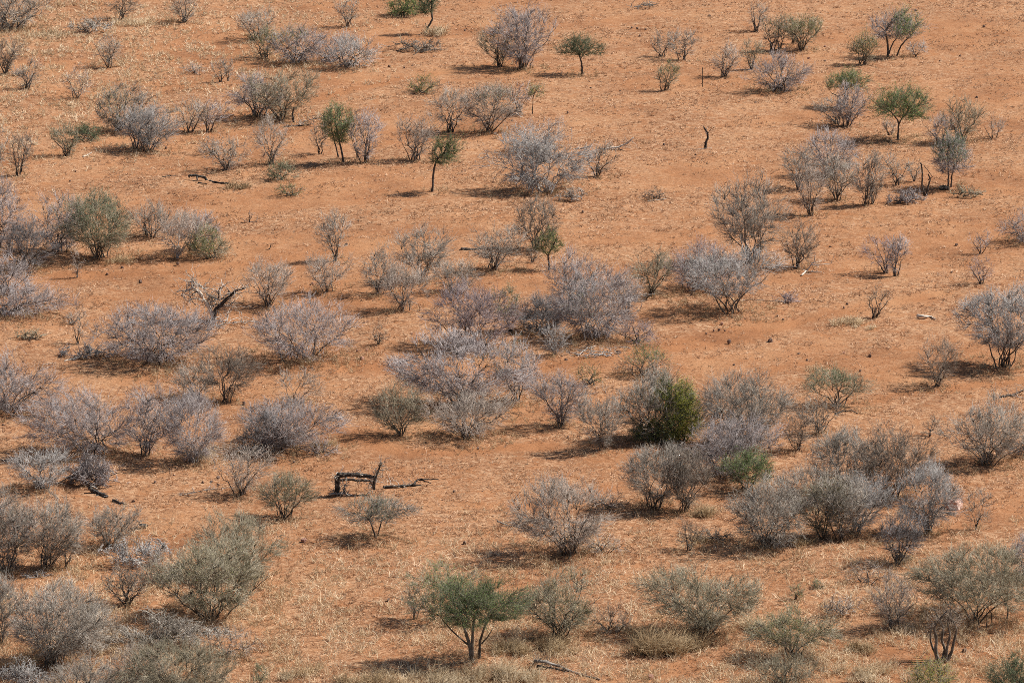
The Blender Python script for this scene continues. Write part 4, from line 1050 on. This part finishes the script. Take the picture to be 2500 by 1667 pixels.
# ================= near band centre
P_(1390, 1352, 1240, 1484, 1160, 'vase', 'P', 'large open brown-grey bush with crooked limbs and long shade, lower centre', dens=.95, n=13, thick=1.2, stem='d', coarse=1.4)
P_(1470, 1348, 1420, 1524, 1288, 'dome', 'P', 'sparse low twigs right of the large open bush', dens=.4)
wood((1250, 1285), [([(1213, 1271, 0), (1225, 1277, 0), (1255, 1286, None), (1286, 1291, None)], 2.4, 1.2)], DEADW, 'dark broken branch left of the large open bush', twigs=16, tcol='B')
P_(1152, 1614, 1040, 1290, 1398, 'umb', 'O', 'large green acacia with several pale trunks, bottom centre', name='acacia_tree', cat='tree', yb=1522, dens=1.35, n=13, leaf=('g', 1.15, 0, 1, .12), group=GG, lump=.24, stem='m',
  trunkpath=[([(1152, 1616, 0), (1148, 1578, 0), (1138, 1545, 0), (1130, 1515, 0), (1122, 1490, 0)], 5.2, 2.6), ([(1152, 1600, 0), (1153, 1560, 0), (1155, 1525, 0), (1162, 1495, 0)], 4.0, 2.2), ([(1170, 1606, .3), (1172, 1565, .3), (1182, 1530, .2), (1200, 1500, 0)], 3.8, 2.0),
             ([(1142, 1572, -.2), (1115, 1550, -.3), (1095, 1530, -.3), (1080, 1512, -.2)], 2.2, 1.2), ([(1176, 1570, .3), (1192, 1552, .3), (1202, 1535, .3)], 1.8, .9)])
P_(1118, 1520, 988, 1156, 1366, 'flat', 'O', 'thin green acacia arm spreading left behind the large one, bottom centre', name='acacia_tree', cat='tree', yb=1446, dens=.6, n=9, leaf=('g', .38, 0, 1, 0), group=GG, lump=.35, stem='m',
  trunkpath=[([(1118, 1520, 0), (1112, 1485, 0), (1106, 1455, 0), (1100, 1430, 0)], 2.6, 1.5), ([(1106, 1456, 0), (1085, 1435, 0), (1050, 1425, 0)], 1.5, .9)])
P_(1012, 1510, 984, 1048, 1402, 'vase', 'G', 'thin sapling left of the large green acacia', dens=.45, n=3, leaf=('o', .08, 0, 1, .5))
P_(1367, 1552, 1280, 1468, 1388, 'vase', 'O', 'olive bush with twin dark feet right of the large green acacia', dens=1.0, n=13, leaf=('o', .08, 0, 1, .3), thick=1.1, coarse=1.3)
wood((1380, 1632), [([(1305, 1612, 0), (1330, 1614, 0), (1365, 1625, 0), (1400, 1642, None), (1462, 1658, None)], 4.5, 2.0), ([(1312, 1626, None), (1345, 1632, None), (1380, 1640, None)], 3.5, 2.0), ([(1300, 1622, None), (1310, 1614, 0)], 2, 1)], [DEADW, CHAR, DEADW], 'dark splintered log lying at the bottom edge, centre', name='fallen_log', twigs=120, tcol='B')
tuft(1262, 1590, 120, 50, STRAWB, 'dark brown grass clump between the large green acacia and the olive bush')
tuft(1345, 1590, 95, 58, STRAWB, 'dark brown grass clump under the olive bush with twin feet')
tuft(1600, 1592, 110, 92, STRAWB, 'tall shaded grass clump left of the lower right olive-brown bush')
tuft(1672, 1585, 80, 60, STRAWB, 'brown grass clump touching the foot of the lower right olive-brown bush')
tuft(1560, 1560, 60, 45, STRAWB, 'smaller brown grass clump left of the tall shaded one')
P_(1727, 1546, 1572, 1842, 1364, 'vase', 'O', 'large olive-brown bush with a dark forked foot, lower right centre', dens=1.15, n=13, thick=1.15, coarse=1.2)
# ================= near band right
P_(1937, 1604, 1834, 2042, 1474, 'umb', 'O', 'flat green-topped bush on a short dark trunk, bottom right', dens=1.15, yb=1575, n=12, leaf=('o', .45, 0, .85, .35), group=GG, thick=1.1)
P_(1925, 1672, 1838, 2006, 1588, 'vase', 'O', 'olive-grey bush cut by the bottom edge under the flat green-topped one', dens=.9, n=9)
P_(2181, 1534, 2126, 2236, 1400, 'vase', 'P', 'sparse tan bush left of the broad dark olive one', dens=.8, n=8)
P_(2386, 1512, 2226, 2545, 1310, 'dome', 'O', 'broad dark olive bush near the right edge, lower right', dens=1.55, n=13, yb=1480, thick=1.1)
P_(2512, 1410, 2446, 2570, 1306, 'fan', 'L', 'lilac bush at the right edge behind the broad dark olive one', dens=1.1)
P_(2303, 1612, 2258, 2356, 1462, 'col', 'B', 'stumpy tree of thick contorted bare stems, bottom right', name='dead_tree', cat='dead tree', dens=.3, n=9, stem='m', group='dead wood on the plain', yb=1540,
  trunkpath=[([(2290, 1612, 0), (2284, 1588, 0), (2286, 1558, 0), (2280, 1530, 0), (2300, 1505, 0), (2314, 1488, 0)], 5, 2.2), ([(2300, 1612, .1), (2308, 1585, .1), (2298, 1562, .1), (2304, 1530, .1), (2290, 1508, .1), (2284, 1492, .1)], 4.4, 1.8),
             ([(2312, 1612, 0), (2324, 1590, 0), (2330, 1562, 0), (2336, 1535, 0), (2326, 1512, 0)], 4.6, 1.8), ([(2294, 1612, .2), (2276, 1580, .2), (2270, 1555, .2), (2276, 1520, .2)], 3.4, 1.4), ([(2308, 1612, -.1), (2312, 1580, -.1), (2320, 1548, -.1), (2312, 1520, -.1), (2322, 1496, -.1)], 3.8, 1.5)])
P_(2276, 1700, 2206, 2340, 1598, 'dome', 'O', 'yellow-green bush at the bottom edge below the contorted stumpy tree', dens=1.0, leaf=('y', .55, 0, 1, .2), group=GG)
P_(2480, 1700, 2404, 2545, 1586, 'dome', 'O', 'dark green leafy bush in the bottom right corner', dens=1.1, leaf=('d', 1.0, 0, 1, .05), group=GG)
brush(2060, 1505, 1996, 2116, 1438, 'P', 'low pale lilac weeds right of the flat green-topped bush', name='low_bush', cat='bush', dens=.6, group='leafless bushes on the plain')
P_(1942, 1462, 1924, 1964, 1422, 'col', 'O', 'small bright green sprig above the flat green-topped bush, left of two', dens=.25, leaf=('g', .35, 0, 1, .1), n=3, group=GG)
P_(1996, 1438, 1982, 2012, 1414, 'col', 'O', 'small bright green sprig, right one and higher of the two sprigs', dens=.25, leaf=('g', .4, 0, 1, .1), n=3, group=GG)
tuft(2100, 1590, 90, 40, STRAWB, 'brown grass clump on open soil left of the contorted stumpy tree')
tuft(2110, 1655, 120, 50, STRAWP, 'pale grass clump at the bottom edge left of the yellow-green bush')
tuft(1840, 1535, 70, 48, STRAWP, 'pale grass clump left of the flat green-topped bush')
tuft(2220, 1370, 60, 30, STRAWB, 'ochre grass clump right of the dark bush, lower right')
tuft(1700, 1322, 60, 36, STRAWB, 'brown grass clump at the foot of the small thin shaded bush')
tuft(700, 1655, 42, 34, STRAWP, 'pale round grass tussock at the bottom edge, left one of three')
tuft(748, 1643, 30, 34, STRAWB, 'brown grass tussock at the bottom edge, middle one of three')
tuft(771, 1632, 26, 28, STRAWB, 'small brown grass tussock at the bottom edge, right one of three')
tuft(1080, 1668, 200, 60, STRAWP, 'wide pale grass clump at the bottom edge left of the large acacia foot')
tuft(1230, 1660, 170, 66, STRAWP, 'wide pale grass clump at the bottom edge right of the large acacia foot')
tuft(930, 1680, 180, 56, STRAWB, 'wide brown grass clump at the bottom edge, left of the pale ones')
tuft(500, 1115, 70, 40, STRAWP, 'pale yellow grass clump right of the bush with white drooping stems')
tuft(790, 1085, 60, 20, STRAWB, 'thin grass clump right of the broad leaning lilac bush')
tuft(1060, 86, 60, 34, STRAWP, 'pale grass clump at the foot of the crooked dark green tree')
tuft(330, 62, 110, 26, STRAWP, 'pale grass clump right of the brown top-edge bush')
tuft(120, 88, 160, 24, STRAWP, 'pale grass clump below the top left corner bush')
tuft(290, 640, 90, 22, STRAWB, 'shaded grass clump under the green-centred bush')
tuft(1720, 1255, 60, 40, STRAWB, 'brown grass clump under the second bush of the lower right thicket')
tuft(1960, 1330, 70, 36, STRAWB, 'brown grass clump between the dark-footed grey bush and the three trunks')
tuft(2000, 905, 50, 20, STRAWP, 'pale grass clump behind the flat olive-green bush')
# ---- stones and droppings one can see
for (x, y, w) in [(1542, 67, 7), (1556, 69, 7), (1576, 71, 6), (1562, 87, 7), (950, 161, 8), (987, 164, 6), (1007, 160, 6), (1058, 138, 6), (1135, 73, 6), (1442, 214, 6), (1514, 221, 5),
                  (1386, 274, 7), (1250, 293, 6), (1621, 352, 7), (1423, 516, 7), (978, 510, 6), (846, 596, 9), (1698, 377, 6), (2015, 148, 6), (2344, 135, 6), (2295, 148, 6), (2385, 237, 7),
                  (1732, 38, 8), (2236, 25, 7), (2402, 65, 8), (1845, 250, 7), (405, 360, 7), (171, 441, 6), (284, 482, 7), (184, 417, 5), (2068, 742, 8), (2060, 750, 6), (2027, 602, 7), (2335, 597, 9), (2323, 664, 7),
                  (1898, 770, 6), (1912, 778, 6), (1742, 806, 6), (1756, 804, 7), (1770, 806, 6), (1724, 813, 6), (1780, 834, 13), (1881, 833, 15), (1803, 758, 7), (2124, 868, 10), (1950, 863, 8), (1970, 879, 9), (1792, 890, 7),
                  (2100, 904, 8), (1510, 860, 13), (1456, 866, 9), (1382, 878, 10), (1372, 869, 8), (1005, 818, 6), (1202, 670, 6), (298, 653, 9), (434, 643, 10), (262, 668, 7), (8, 1037, 8), (378, 1176, 9), (425, 1160, 8), (450, 1182, 6),
                  (495, 1177, 9), (516, 1175, 9), (532, 1166, 12), (533, 1182, 8), (326, 1223, 9), (596, 984, 11), (718, 1127, 8), (1167, 1093, 8), (1387, 1065, 6), (1108, 1198, 7), (1178, 1198, 5), (1135, 1325, 12), (948, 1462, 9),
                  (1463, 1383, 8), (2355, 1587, 14), (2052, 1552, 14), (200, 1321, 8), (1600, 1600, 6)]:
    stone(x, y + 2, w, w * .75, STONE, 'small dark stone or dropping lying on the open soil', group='small dark stones on the soil')
for (x, y, w) in [(742, 1320, 16), (762, 693, 10), (1072, 1275, 10), (1762, 789, 9), (1588, 1652, 18), (1006, 815, 9), (872, 855, 7), (2015, 113, 7), (1974, 142, 7), (2060, 860, 7), (895, 853, 6)]:
    stone(x, y + 2, w, w * .75, REDST, 'small pale reddish stone lying on the open soil', group='small pale reddish stones on the soil')
build_straw()
finish()
